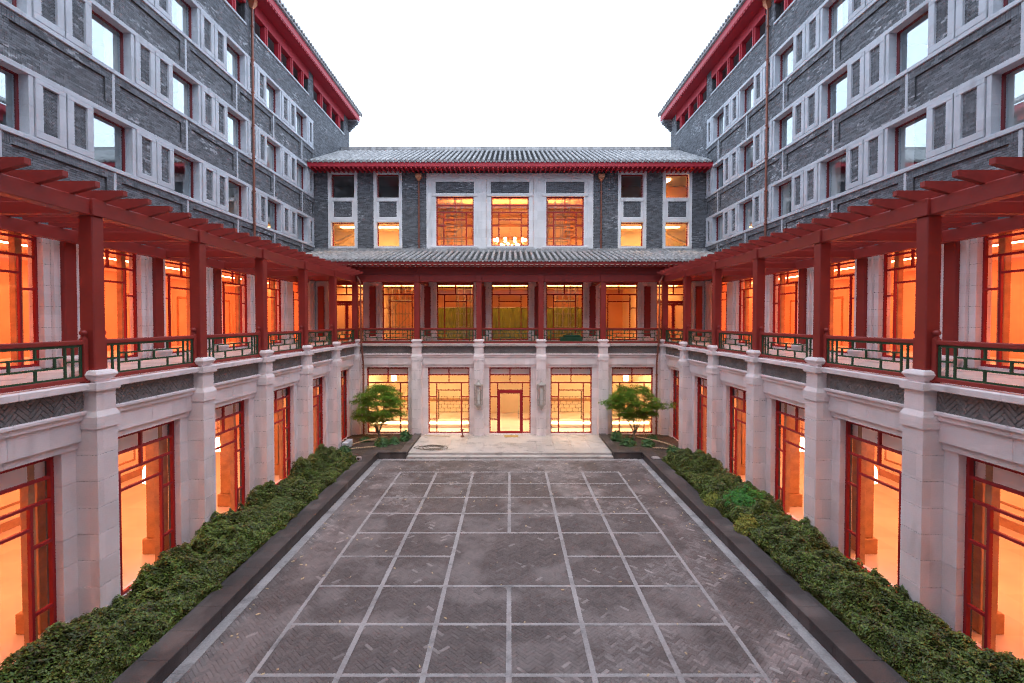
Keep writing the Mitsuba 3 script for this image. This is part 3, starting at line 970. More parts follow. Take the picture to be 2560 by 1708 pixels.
    put('room_wall', wx(Y0, YW - .35, 5.5, 9.4, -5.0, -4.85), 'room_orange', t)
    put('room_ceiling', wx(Y0, YW, 9.26, 9.40, -5.0, -.51), 'room_cream', t)
    put('room_wall', fr(boxes([[YW - .35, YW - .2, 5.5, 9.26, -5.0, -.51], [Y0, Y0 + .15, 5.5, 9.26, -5.0, -.51]])), 'room_orange', t)
    # doors and panels on the inner gallery wall
    for k in range(2, len(BAY)):
        c = BAY[k]
        if c > YW - 1: continue
        dd = unique(f'{t}__inner_door')
        put('casing', fr(ring(c - .75, c + .55, 5.5, 8.1, .10, .10, .01, .12, -4.85, -4.80)), 'wood', dd)
        put('leaf', fr(boxes([[c - .65, c - .055, 5.51, 7.98, -4.85, -4.825], [c - .045, c + .45, 5.51, 7.98, -4.85, -4.825]])), 'room_orange', dd)
        put('wall_panel', fr(ring(c + .85, c + 2.6, 6.0, 8.9, .04, .04, .04, .04, -4.85, -4.825)), 'room_orange', t)
        put('cornice', fr(boxes([[c - 1.82, c + 1.82, 9.0, 9.1, -4.85, -4.72]])), 'room_cream', t)
        # dark timber post standing behind each side light
        put('timber_post', fr(cbox(c + .78, c + .98, 5.5, 9.25, -.62, -.44, .01)), 'wood', t)
        put('timber_post', fr(cbox(c - .98, c - .78, 5.5, 9.25, -.62, -.44, .01)), 'wood', t)
    # ground floor room
    g = lambda *b: side(s, XC)(boxes([list(b)]))
    put('ground_floor', g(Y0, YW, .02, TERR - .02, -7.2, -.45), 'room_floor', t)
    put('ground_ceiling', g(Y0, YW, 4.5, 4.7, -7.2, -.40), 'room_white', t)
    put('ground_wall', g(Y0, YW, 0, 4.6, -7.2, -7.0), 'room_cream', t)
    put('ground_wall', g(YC + .3, YC + .45, 0, 4.6, -7.0, -.5), 'room_cream', t)
    put('ground_wall', g(Y0, Y0 + .2, 0, 4.6, -7.0, -.3), 'room_cream', t)
    for k in range(2, len(BAY) - 1):
        c = BAY[k]
        put('wall_panel', side(s, XC)(ring(c - 1.3, c + 1.3, .9, 4.1, .07, .07, .07, .07, -7.0, -6.96)), 'wood', t)
        put('wall_pilaster', side(s, XC)(cbox(c + 1.6, c + 2.05, TERR - .02, 4.5, -7.0, -6.86, .01)), 'room_orange', t)
        put('skirting', side(s, XC)(boxes([[c - 1.82, c + 1.58, TERR - .02, .45, -7.0, -6.95]])), 'wood', t)
    for k in range(2, len(COL) - 1):
        ic = unique(f'{t}__hall_column')
        y = COL[k] - .05
        put('plinth', side(s, XC)(cbox(y - .27, y + .27, TERR - .02, .62, -1.50, -.97, .02)), 'wood', ic)
        put('shaft', side(s, XC)(cbox(y - .19, y + .19, .62, 4.5, -1.42, -1.04, .01)), 'wood', ic)
        for dy in (-1.26, 1.26):
            put('timber_post', side(s, XC)(cbox(BAY[k] + dy * .72 - .07, BAY[k] + dy * .72 + .07, TERR, 4.1, -.66, -.50, .01)), 'wood', t)
    return t


HB = {}
WINGS = [wing(-1, 'left'), wing(1, 'right')]

# ------------------------------------------------------------------ the hall at the far end
H = thing('hall_building', 'central grey brick hall with two tiled roofs, red veranda and stone ground floor', 'building')
fe = end(YW)                                               # plane of its upper wall
fge = end(YC - .28)                                        # plane of the pier fronts
bands = []
for k in range(5):
    bay_wall(H, fge, EX[k], EX[k + 1], EB[k], door=(k == 2), bands=bands)
for x in EX:
    pier(H, fge, x, 0)
share(bands, 'band_brick', 'band_brickwork', 'band_brick', 290)
# veranda deck, floors
for i in range(12):
    for j in range(5):
        a, b = -8.66 + i * 1.443, YC - .2 + j * .78
        put('deck_slab', cbox(a + .004, a + 1.439, b + .004, min(b + .776, YW), 5.40, 5.50, .005), 'terrace_stone', H)
put('deck_base', boxes([[-8.75, 8.75, YC + .45, YW, 4.75, 5.42]]), 'stone', H)
for s in (-1, 1):
    a, b = sorted((s * 8.75, s * XW))
    put('deck_base', boxes([[a, b, YC + .45, YW - .01, 4.75, 4.99]]), 'stone', H)
# gallery storey: five bays and a glazed door in each corner
for x in EB:
    gallery_wall(H, fe, x, half=1.79)
for x in EX:
    engaged_column(H, fe, x)
for s in (-1, 1):
    uc = s * 10.72
    w = unique(f'{H}__corner_bay')
    for sg in (-1, 1):
        lo, hi = sorted((uc + sg * 1.15, uc + sg * 1.95))
        put('pilaster_stone', fe(cbox(max(lo, -XW + .01), min(hi, XW - .01), 5.5, 9.4, -.2, -.02, .006)), 'stone', w)
    engaged_column(H, fe, s * 12.30)
    win = lattice_window(H, Frame(fe.o + fe.m[2] * -.22, fe.m[0], fe.m[2]), uc - 1.15, 5.52, 2.3, 9.25 - 5.52, CELLS_DOOR, name='gallery_door', outer=.10, bar=.07)
    put('door_header', fe(boxes([[uc - 1.05, uc + 1.05, 7.95, 8.12, -.31, -.19]])), 'red_window', H)
    put('door_leaf', fe(ring(uc - .95, uc - .01, 5.55, 7.94, .10, .08, .14, .12, -.29, -.20)), 'red_window', H)
    put('door_leaf', fe(ring(uc + .01, uc + .95, 5.55, 7.94, .08, .10, .14, .12, -.29, -.20)), 'red_window', H)
put('gallery_head', fe(boxes([[-XW, XW, 9.25, 9.55, -.4, -.121]])), 'red', H)
# veranda: columns, beams, ceiling
for x in EX:
    c = unique(f'{H}__veranda_column')
    if abs(x) < 8:
        put('shaft', cbox(x - .155, x + .155, YC - .155, YC + .155, 5.75, 9.05, .018), 'red', c)
        put('head_block', cbox(x - .175, x + .175, YC - .20, YC + .2, 9.052, 9.47, .012), 'red', c)
for a, b in zip(EX[:-1], EX[1:]):
    put('lower_beam', cbox(a + .178, b - .178, YC - .15, YC + .15, 9.06, 9.45, .012), 'red', H)
    put('upper_beam', cbox(a + .002, b - .002, YC - .06, YC + .2, 9.453, 9.92, .01), 'red', H)
    put('cross_beam', cbox(b - .1, b + .1, YC + .21, YW - .1, 9.06, 9.40, .01), 'red', H) if b < 8 else None
for s in (-1, 1):
    a, b = sorted((s * 8.945, s * (XW - .02)))
    put('upper_beam', cbox(a, b, YC - .058, YC + .2, 9.40, 9.92, .01), 'red', H)
put('veranda_ceiling', boxes([[-XW + .05, XW - .05, YC + .21, YW - .0, 9.42, 9.50]]), 'red', H)

# upper wall: openings
OPEN = []
def opening(u0, u1, v0, v1): OPEN.append((u0, u1, v0, v1))
STRIPS = [(-11.80, -9.90, 'a'), (-8.85, -7.00, 'b'), (7.00, 8.85, 'c'), (9.90, 11.80, 'd')]
for a, b, _ in STRIPS: opening(a, b, 11.50, 16.57)
opening(-5.42, 5.40, 11.40, 16.36)
arr = np.array(running_bond(-XW, XW, 11.2, 16.9, -.07, -.002, holes=OPEN))
ub = unique(f'{H}__upper_wall')
v, f = boxes(arr, skip=(4,))
v, f = fe((v, f)); v = v.reshape(-1, 8, 3); one = fe(boxes(arr[:1], skip=(4,)))[1]
share([(ub, (v[j], one), v[j].mean(0)) for j in range(len(arr))], 'brick', 'brickwork', 'brick', 290)
xs = [-XW, -11.80, -9.90, -8.85, -7.00, -5.42, 5.40, 7.00, 8.85, 9.90, 11.80, XW]
put('backing', fe(boxes([[xs[i], xs[i + 1], 11.0, 16.9, -.35, -.072] for i in range(0, 12, 2)])), 'mortar', ub)
put('backing', fe(boxes([[a, b, 16.57, 16.9, -.35, -.072] for a, b, _ in STRIPS] + [[-5.42, 5.40, 16.36, 16.9, -.35, -.072]] + [[a, b, 11.0, 11.50, -.35, -.072] for a, b, _ in STRIPS] + [[-5.42, 5.40, 11.0, 11.40, -.35, -.072]])), 'mortar', ub)
fz = lambda d: Frame(fe.o + fe.m[2] * d, fe.m[0], fe.m[2])
for a, b, nm in STRIPS:
    w = unique(f'{H}__window_strip')
    lft = (a + b) / 2 < 0
    put('surround', fe(join([cbox(a, a + .2, 11.52, 16.56, -.33, .05, .01), cbox(b - .2, b, 11.52, 16.56, -.33, .05, .01), cbox(a + .202, b - .202, 16.33, 16.56, -.33, .048, .01), cbox(a + .202, b - .202, 11.52, 11.66, -.33, .08, .012)])), 'stone_pale', w)
    # two windows with a framed brick panel between
    put('transom', fe(join([cbox(a + .202, b - .202, 14.56, 14.80, -.33, .045, .01), cbox(a + .202, b - .202, 13.22, 13.36, -.33, .07, .012), cbox(a + .202, b - .202, 13.363, 13.55, -.33, .045, .01),
                            cbox(a + .202, a + .36, 13.552, 14.558, -.33, .02, .01), cbox(b - .36, b - .202, 13.552, 14.558, -.33, .02, .01)])), 'stone_pale', w)
    put('panel_back', fe(boxes([[a + .36, b - .36, 13.55, 14.56, -.3, -.06]])), 'mortar', w)
    put('herringbone_brickwork', fe([prism(p + [a + .36, 13.552], -.06, -.04 + rng.uniform(-.003, .003)) for p in herringbone(b - a - .72, 1.0, .25, 4, .012)][0:0] or join([prism(p + [a + .36, 13.552], -.06, -.04 + rng.uniform(-.003, .003)) for p in herringbone(b - a - .72, 1.0, .25, 4, .012)])), 'brick', w, kind='stuff')
    lattice_window(H, fz(-.2), a + .21, 14.80, b - a - .42, 1.53, [(0, 1, 0, 1)], outer=.05)
    lattice_window(H, fz(-.2), a + .21, 11.66, b - a - .42, 1.56, [(0, 1, 0, 1)], outer=.05)
# stone centrepiece with three lattice windows
cp = unique(f'{H}__centrepiece')
put('head_stone', fe(boxes([[-5.42 + i * 1.0822 + .002, -5.42 + (i + 1) * 1.0822 - .002, 16.02, 16.36, -.33, .05] for i in range(10)])), 'stone_pale', cp)
zz = [11.40, 12.2, 13.2, 14.2, 15.2, 16.018]
for a, b in ((-5.42, -5.08), (-2.14, -1.52), (1.52, 2.14), (5.06, 5.40)):
    m_ = [a, (a + b) / 2, b] if b - a > .5 else [a, b]
    for p, q_ in zip(m_[:-1], m_[1:]):
        for c, d in zip(zz[:-1], zz[1:]):
            put('block', fe(cbox(p + .002, q_ - .002, c + .003, d - .003, -.33, .05, .006)), 'stone_pale', cp)
for uc in (-3.58, 0.0, 3.58):
    w = unique(f'{H}__framed_bay')
    a, b = uc - 1.50, uc + 1.50
    a, b = max(a, -5.078), min(b, 5.058)
    put('surround', fe(join([cbox(a, uc - 1.22, 11.68, 14.88, -.33, .02, .01), cbox(uc + 1.22, b, 11.68, 14.88, -.33, .02, .01), cbox(a, b, 14.883, 15.08, -.33, .09, .02), cbox(a, b, 15.83, 16.017, -.33, .03, .01),
                             cbox(a, uc - 1.24, 15.083, 15.827, -.33, .03, .01), cbox(uc + 1.24, b, 15.083, 15.827, -.33, .03, .01), cbox(a - .02, b + .02, 11.55, 11.677, -.33, .12, .02), cbox(a, b, 11.42, 11.548, -.33, .06, .01)])), 'stone_pale', w)
    put('panel_back', fe(boxes([[uc - 1.24, uc + 1.24, 15.08, 15.83, -.3, -.05]])), 'mortar', w)
    put('herringbone_brickwork', fe(join([prism(p + [uc - 1.24, 15.083], -.05, -.03 + rng.uniform(-.003, .003)) for p in herringbone(2.48, .744, .25, 4, .012, off=(.07, .01))])), 'brick', w, kind='stuff')
    lattice_window(H, fz(-.14), uc - 1.22, 11.68, 2.44, 3.2, CELLS_HALL, bar=.075, outer=.08)

# the two roofs
def hall_roof(x0, x1, ye, ze, yr, zr, label, ridge=True, red='red_bright', fh=.36):
    r = unique(f'{H}__roof')
    labels[r] = {'label': label}
    n = int((x1 - x0) / .335)
    dx = (x1 - x0) / n
    for i in range(n):
        put('tile_row', tile_row(x0 + (i + .5) * dx, ye, ze + .03, yr, zr + .03), 'tile', r, smooth=50)
    # pan tiles between the rows: stepped, slightly sagging
    Ls = math.hypot(yr - ye, zr - ze); t = np.array([(yr - ye) / Ls, (zr - ze) / Ls]); up = np.array([-t[1], t[0]])
    m = int(Ls / .25); vs, fs, c = [], [], 0
    for i in range(n + 1):
        x = x0 + i * dx
        for k in range(m):
            for e, hgt in ((0, .030), (1, .006)):
                o = np.array([ye, ze]) + t * Ls * (k + e) / m
                for du, sag in ((-.12, .02), (0, -.012), (.12, .02)):
                    p = o + up * (hgt + sag)
                    vs.append((min(max(x + du, x0), x1), p[0], p[1]))
            fs += [[c, c + 1, c + 4, c + 3], [c + 1, c + 2, c + 5, c + 4]]
            if k: fs += [[c, c - 3, c - 2, c + 1], [c + 1, c - 2, c - 1, c + 2]]
            c += 6
    put('pan_tiles', (np.array(vs), np.array(fs)), 'tile_pan', r, kind='stuff')
    disc = tri(lathe([(0, 0), (.092, 0), (.092, .04), (0, .04)], 12)); disc = (disc[0] @ np.array([[1, 0, 0], [0, 0, -1], [0, 1, 0]]).T, disc[1])
    dsh = mikit.ply(disc, 'm_tile')
    drip = []
    for i in range(n):
        x = x0 + (i + .5) * dx
        put_ref('eave_tile', dsh, r, T().translate([x, ye, ze + .045]))
        if i < n - 1:
            xx = x + dx / 2
            p = np.array([(xx - .08, ye - .01, ze + .03), (xx + .08, ye - .01, ze + .03), (xx + .05, ye - .012, ze - .05), (xx, ye - .014, ze - .085), (xx - .05, ye - .012, ze - .05)])
            drip.append((np.vstack([p, p + [0, .03, 0]]), np.array([[0, 4, 3], [0, 3, 2], [0, 2, 1]] + [[5, 6, 7], [5, 7, 8], [5, 8, 9]] + [[a, (a + 1) % 5, (a + 1) % 5 + 5] for a in range(5)] + [[a, (a + 1) % 5 + 5, a + 5] for a in range(5)])))
    put('drip_tiles', drip, 'tile', r, kind='stuff')
    # boarding below the tiles, fascia, rafter ends
    put('boarding', (np.array([(x, y, z) for x in (x0, x1) for y, z in ((ye + .03, ze - .03), (yr, zr - .03), (yr, zr - .12), (ye + .03, ze - .12))]),
                     np.array([[0, 1, 2, 3], [4, 7, 6, 5], [0, 4, 5, 1], [1, 5, 6, 2], [2, 6, 7, 3], [3, 7, 4, 0]])), red, r)
    put('fascia', boxes([[x0, x1, ye + .035, ye + .075, ze - fh, ze - .10]]), red, r)
    re = mikit.ply(tri(cbox(-.05, .05, -.04, 1.0, -.06, .06, .012)), 'm_' + red)
    nr = int((x1 - x0) / .30)
    for k in range(nr):
        put_ref('rafter', re, r, T().translate([x0 + (k + .5) * (x1 - x0) / nr, ye + .10, ze - fh - .045]))
    return r


R1 = hall_roof(-XW + .01, XW - .01, 31.55, 16.78, 38.0, 19.58, 'upper roof of grey barrel tiles with bright red eaves', fh=.30)
put('soffit', boxes([[-XW, XW, 31.66, YW - .0, 16.52, 16.56]]), 'red_bright', R1)
put('ridge', join([cbox(-XW + .02, XW - .02, 37.8, 38.2, 19.52, 19.76, .03), cbox(-XW + .02, XW - .02, 37.88, 38.12, 19.762, 19.86, .03)]), 'tile', R1)
R2 = hall_roof(-XW + .01, XW - .01, 28.10, 10.18, YW - .05, 11.30, 'lower roof of grey barrel tiles over the red veranda', red='red', fh=.20)
put('soffit', boxes([[-XW, XW, 28.25, YC - .07, 9.925, 9.96]]), 'red', R2)
put('ridge', join([cbox(-XW + .02, XW - .02, YW - .30, YW - .075, 11.20, 11.42, .02), cbox(-XW + .02, XW - .02, YW - .22, YW - .078, 11.422, 11.49, .02)]), 'tile', R2)

# rooms of the hall
B = lambda *a: boxes([list(a)])
put('room_floor', B(-8.9, 8.9, 29.3, 36.4, .02, TERR - .02), 'room_floor', H)
put('room_ceiling', B(-8.9, 8.9, 29.56, 36.4, 4.45, 4.74), 'room_white', H)
put('room_wall', B(-8.9, 8.9, 36.0, 36.4, .2, 4.45), 'room_cream', H)
for s in (-1, 1):
    a, b = sorted((s * 8.75, s * 8.9))
    put('room_wall', B(a, b, 29.58, 36, .2, 4.45), 'room_cream', H)
    a, b = sorted((s * 1.95, s * 2.10))
    put('lobby_wall', B(a, b, 33.2, 36, .2, 4.45), 'room_orange', H)
    a, b = sorted((s * 1.5, s * 1.86))
    put('lobby_pilaster', B(a, b, 33.0, 33.3, .2, 4.45), 'wood', H)
    a, b = sorted((s * 5.2, s * 5.55))
    put('room_pilaster', B(a, b, 30.6, 30.95, .2, 4.45), 'wood', H)
    a, b = sorted((s * 2.2, s * 8.7))
    put('bench', B(a, b, 31.0, 31.5, .18, .62), 'room_cream', H)
    put('wall_rail', B(a, b, 35.9, 36.0, 1.05, 1.25), 'wood', H)
put('gallery_room_floor', B(-XW, XW, YW + .1, 40, 5.3, 5.49), 'room_floor', H)
put('gallery_room_wall', B(-XW, XW, 39.8, 40, 5.4, 9.3), 'room_orange', H)
put('gallery_room_ceiling', B(-XW, XW, YW + .41, 40, 9.27, 9.42), 'room_cream', H)
for s in (-1, 1):
    for x in (XW, 9.05):
        a, b = sorted((s * (x - .12), s * x))
        put('gallery_room_wall', B(a, b, YW + .42 if x > 9.1 else 34.2, 39.8, 5.4, 9.27), 'room_cream', H)
    a, b = sorted((s * 9.06, s * XW))
    put('gallery_room_wall', B(a, b, 35.4, 35.5, 5.4, 9.27), 'room_cream', H)
    cab = unique(f'{H}__cupboard_front')
    for k in range(2):
        xx = s * 10.72 - .95 + k * .96
        put('leaf', B(xx, xx + .94, 35.36, 35.39, 5.5, 7.9), 'room_orange', cab)
# upper rooms: hall in the middle, a room behind each window strip
put('upper_floor', B(-XW, XW, YW + .35, 40, 11.1, 11.4), 'room_floor', H)
put('upper_ceiling', B(-5.9, 5.9, YW + .36, 40, 16.4, 16.6), 'room_cream', H)
put('upper_wall_back', B(-XW, XW, 39.6, 39.8, 11.4, 16.6), 'room_cream', H)
put('upper_wall_side', boxes([[x - .1, x + .1, YW + .36, 39.6, 11.4, 16.6] for x in (-5.9, 5.9)]), 'room_cream', H)
put('hall_beam', boxes([[-5.8, 5.8, y, y + .3, 15.5, 16.4] for y in (34.2, 35.8, 37.4, 39.0)]), 'wood', H)
put('hall_cornice', boxes([[-5.8, 5.8, 39.3, 39.6, z, z + .18] for z in (13.2, 14.2, 14.9, 15.5)]), 'wood', H)
put('hall_bracket', boxes([[x - .3 - .1 * (k % 2), x + .3 + .1 * (k % 2), 38.6, 39.3, 13.4 + .3 * k, 13.58 + .3 * k] for x in (-4.6, -2.6, 2.6, 4.6) for k in range(6)]), 'wood', H)
put('hall_post', boxes([[x - .14, x + .14, 38.9, 39.25, 11.4, 15.5] for x in (-4.6, -2.6, 2.6, 4.6)]), 'wood', H)
for s in (-1, 1):
    a, b = sorted((s * 6.02, s * XW))
    for z0, z1, m in ((13.22, 13.5, 'room_cream'), (16.4, 16.6, 'room_grey')):
        put('room_slab', B(a, b, YW + .36, 36.0, z0, z1), m, H)
    put('low_room_wall', B(a, b, 36.0, 36.2, 11.4, 13.22), 'room_cream', H)
    put('top_room_wall', B(a, b, 36.0, 36.2, 13.5, 16.4), 'room_orange' if s > 0 else 'room_grey', H)
    a, b = sorted((s * 9.3, s * 9.45))
    put('top_room_partition', B(a, b, YW + .36, 36.0, 13.5, 16.4), 'room_orange' if s > 0 else 'room_grey', H)
    for k in range(3):                                     # stair seen through the outer windows
        put('stair_soffit', (lambda m: (m[0] @ np.array([[math.cos(.45), 0, -math.sin(.45) * s], [0, 1, 0], [math.sin(.45) * s, 0, math.cos(.45)]]) + np.array([s * 10.9, 34.2 + .5 * k, 12.6 + .1 * k]), m[1]))(boxes([[-1.6, 1.6, -.05, .12, -.05, .05]])), 'wood_pale', H)

# ------------------------------------------------------------------ the facing hall, from whose gallery the court is seen
Q = thing('facing_hall', 'grey brick hall behind the viewer, closing the near end of the court', 'building')
yq = COL[0]
put('ground_floor_wall', boxes([[-XC, XC, yq - .3, yq + .05, 0, 4.75]]), 'stone', Q)
put('gallery_floor', boxes([[-XW, XW, yq - 3.7, yq + .12, 4.76, 5.48]]), 'stone', Q)
put('gallery_wall', boxes([[-XW, XW, yq - 4.0, yq - 3.72, 5.5, 11.2]]), 'room_orange', Q)
put('upper_wall', boxes([[-XW, XW, yq - 4.0, yq - 3.7, 11.21, 22.4]]), 'brick', Q)  # unseen; height raised to shade the pier faces turned to the camera
put('lower_roof', (np.array([(x, y, z) for x in (-XW, XW) for y, z in ((yq + .85, 10.18), (yq - 3.69, 11.30), (yq - 3.69, 11.15), (yq + .85, 10.03))]),
                   np.array([[0, 3, 2, 1], [4, 5, 6, 7], [0, 1, 5, 4], [1, 2, 6, 5], [2, 3, 7, 6], [3, 0, 4, 7]])), 'tile', Q)
put('upper_roof', (np.array([(x, y, z) for x in (-XW, XW) for y, z in ((yq - 2.6, 22.6), (yq - 9.0, 25.8), (yq - 9.0, 25.6), (yq - 2.6, 22.35))]),
                   np.array([[0, 3, 2, 1], [4, 5, 6, 7], [0, 1, 5, 4], [1, 2, 6, 5], [2, 3, 7, 6], [3, 0, 4, 7]])), 'tile', Q)
for a, b in zip(EX[:-1], EX[1:]):
    put('beam', boxes([[a, b, yq - .1, yq + .1, 9.05, 9.9]]), 'red', Q)
for x in (-8.94, -5.37, 5.37, 8.94):
    put('column', cbox(x - .155, x + .155, yq - .155, yq + .155, 5.5, 9.04, .018), 'red', Q)

# ------------------------------------------------------------------ pergolas over the galleries
ORD = ['nearest', 'second', 'third', 'fourth', 'fifth', 'sixth', 'seventh', 'eighth']
for s, where in ((-1, 'left'), (1, 'right')):
    t = thing('pergola', f'long red timber pergola with square columns over the {where} upper gallery', 'pergola', 'red pergolas over the two upper galleries')
    def P(x0, x1, *r, c=.012):
        a, b = sorted((s * x0, s * x1))
        return cbox(a, b, *r, c)
    for k in range(1, len(COL)):
        y = COL[k]
        c = unique(f'{t}__column')
        put('shaft', P(XC - .155, XC + .155, y - .155, y + .155, 5.75, 9.02, c=.02), 'red', c)
        put('head_block', P(XC - .20, XC + .20, y - .18, y + .18, 9.022, 9.38), 'red', c)
        if k < len(COL) - 1:
            put('tie_beam', P(XC + .21, XW - .1, y - .09, y + .09, 9.08, 9.34), 'red', t)
    for k in range(0, len(COL) - 1):
        a, b = COL[k] + .182, COL[k + 1] - .182
        if k == 0: a = -.5
        put('front_beam', P(XC - .14, XC + .14, a, b, 9.03, 9.36), 'red', t)
        put('wall_beam', P(XW - .42, XW - .16, COL[k] + .004, COL[k + 1] - .004, 9.03, 9.36), 'red', t)
    poly = [(8.30, 9.50), (8.30, 9.605), (12.6, 9.605), (12.6, 9.365), (8.80, 9.365)]
    if s < 0: pass
    pts = np.array([(s * x, z) for x, z in poly])
    v, f = prism(pts, -.06, .06, True)
    v = v[:, [0, 2, 1]]
    if s > 0: f = f[:, ::-1] if np.cross(pts[1] - pts[0], pts[2] - pts[1]) > 0 else f
    else: f = f[:, ::-1] if np.cross(pts[1] - pts[0], pts[2] - pts[1]) > 0 else f
    sh = mikit.ply((v, f), 'm_red')
    y = COL[0] + .14
    while y < YC - .5:
        put_ref('rafter', sh, t, T().translate([0, y, 0]))
        y += .73

# ------------------------------------------------------------------ balcony railings
def railing(label, fr, u0, u1, group, finials=(True, True), v0=5.505):
    """d = 0 is the middle of the rail"""
    t = thing('balcony_railing', label, 'railing', group)
    put('handrail', fr(cbox(u0, u1, v0 + .80, v0 + .895, -.055, .055, .015)), 'red', t)
    put('bottom_rail', fr(cbox(u0, u1, v0 + .03, v0 + .12, -.05, .05, .01)), 'red', t)
    for e, fin in ((0, finials[0]), (1, finials[1])):
        u = u0 + .075 if e == 0 else u1 - .075
        if not fin: continue
        pst = unique(f'{t}__post')
        put('shaft', fr(cbox(u - .06, u + .06, v0 + .002, v0 + .93, -.062, .062, .012)), 'red', pst)
        prof = [(.0, 0), (.05, 0), (.055, .02), (.03, .04), (.03, .055), (.06, .075), (.075, .11), (.07, .145), (.045, .17), (.0, .18)]
        v, f = lathe(prof, 12)
        o = fr.o + fr.m[0] * u
        put('finial', (v + [o[0], o[1], v0 + .93], f), 'red', pst, smooth=50)
        foot = fr(cbox(u - .05, u + .05, v0 + .0, v0 + .05, .06, .10, .01))
        put('foot', foot, 'red', pst)
    a, b = u0 + (.14 if finials[0] else .02), u1 - (.14 if finials[1] else .02)
    z0, z1 = v0 + .12, v0 + .80
    B_ = .036
    def bar(x0, x1, y0, y1, h=True):
        d = .019 if h else .021
        put('lattice_bar', fr(boxes([[x0, x1, y0, y1, -d, d]])), 'green', t)
    bar(a, b, z1 - .05, z1 - .001); bar(a, b, z0 + .001, z0 + B_)
    h = z1 - z0
    m0, m1 = z0 + .35 * h, z0 + .66 * h
    zt, zb = z1 - .05, z0 + B_
    st = [a + .018, a + .20, a + .38]
    for x in st + [a + b - q_ for q_ in st]:
        bar(x - B_ / 2, x + B_ / 2, zb, zt, False)
    for e0, e1 in ((st[0], st[2]), (a + b - st[2], a + b - st[0])):
        bar(e0, e1, z0 + .5 * h - B_ / 2, z0 + .5 * h + B_ / 2)
    f0, f1 = st[2], a + b - st[2]
    bar(f0, f1, m0 - B_ / 2, m0 + B_ / 2); bar(f0, f1, m1 - B_ / 2, m1 + B_ / 2)
    w = f1 - f0
    for q_ in (.28, .72):
        bar(f0 + q_ * w - B_ / 2, f0 + q_ * w + B_ / 2, m1 + B_ / 2, zt, False)
        bar(f0 + q_ * w - B_ / 2, f0 + q_ * w + B_ / 2, zb, m0 - B_ / 2, False)
    for q_ in (.10, .50, .90):
        bar(f0 + q_ * w - B_ / 2, f0 + q_ * w + B_ / 2, m0 + B_ / 2, m1 - B_ / 2, False)


for s, where in ((-1, 'left'), (1, 'right')):
    fr = side(s, XC)
    for n, k in enumerate(range(2, len(COL) - 1)):
        railing(f'red and green lattice railing on the {where} gallery, {ORD[n]} from the camera', fr, COL[k] + .17, COL[k + 1] - .17, 'railings along the side galleries')
NM = ['leftmost of five', 'second from the left of five', 'middle of five, above the entrance door', 'fourth from the left of five', 'rightmost of five']
for k in range(5):
    railing(f'red and green lattice railing on the far veranda, {NM[k]}', end(YC), EX[k] + .16, EX[k + 1] - .16, 'railings along the far veranda', finials=(False, False))

# ------------------------------------------------------------------ copper downpipes
def downpipe(label, x, y, z0, z1, hopper=True, wall=(0, 1)):
    t = thing('copper_downpipe', label, 'downpipe', 'copper downpipes on the walls')
    put('pipe', tube([(x, y, z0), (x, y, z1 - (.42 if hopper else 0))], .055, 10), 'copper', t, smooth=40)
    if hopper:
        put('hopper_head', loft([(.06, .06, z1 - .44), (.075, .075, z1 - .40), (.10, .10, z1 - .36), (.19, .14, z1 - .22), (.19, .14, z1 - .05), (.21, .16, z1 - .045), (.21, .16, z1)], (x, y, 0)), 'copper_bright', t)
    z = z0 + .5
    while z < z1 - .6:
        put('bracket', cbox(x - .075, x + .075, y - .065, y + .065, z - .03, z + .03, .008), 'copper', t)
        z += 1.6
for s, where in ((-1, 'left'), (1, 'right')):
    downpipe(f'tall copper downpipe with hopper head under the eaves of the {where} brick wing', s * (XW - .1), 24.83, 9.5, 22.5)
    downpipe(f'copper downpipe with square hopper on the hall brickwork, {where} of the stone centrepiece', s * 5.90, YW - .1, 11.45, 16.28)
    t = thing('corner_downpipe', f'thin red-brown downpipe with a swan neck in the {where} corner of the court', 'downpipe', 'downpipes in the two inner corners of the court')
    x = s * 8.50
    put('pipe', tube([(s * 8.72, 28.55, 9.42), (s * 8.70, 28.5, 9.36), (s * 8.52, 28.5, 9.05), (x, 28.52, 8.9), (x, 28.56, 8.7), (x, 28.56, 5.9), (x, 28.60, 5.6), (s * 8.46, 28.6, 5.3), (s * 8.46, 28.72, 4.9), (s * 8.46, 28.84, 4.4), (s * 8.46, 28.86, .25)], .05, 10), 'copper', t, smooth=40)
    for z in (8.0, 6.6):
        put('bracket', cbox(x - .07, x + .07, 28.49, 28.63, z - .03, z + .03, .008), 'copper', t)
    for z in (3.7, 2.3, 1.0):
        put('bracket', cbox(s * 8.46 - .07, s * 8.46 + .07, 28.79, 28.93, z - .03, z + .03, .008), 'copper', t)

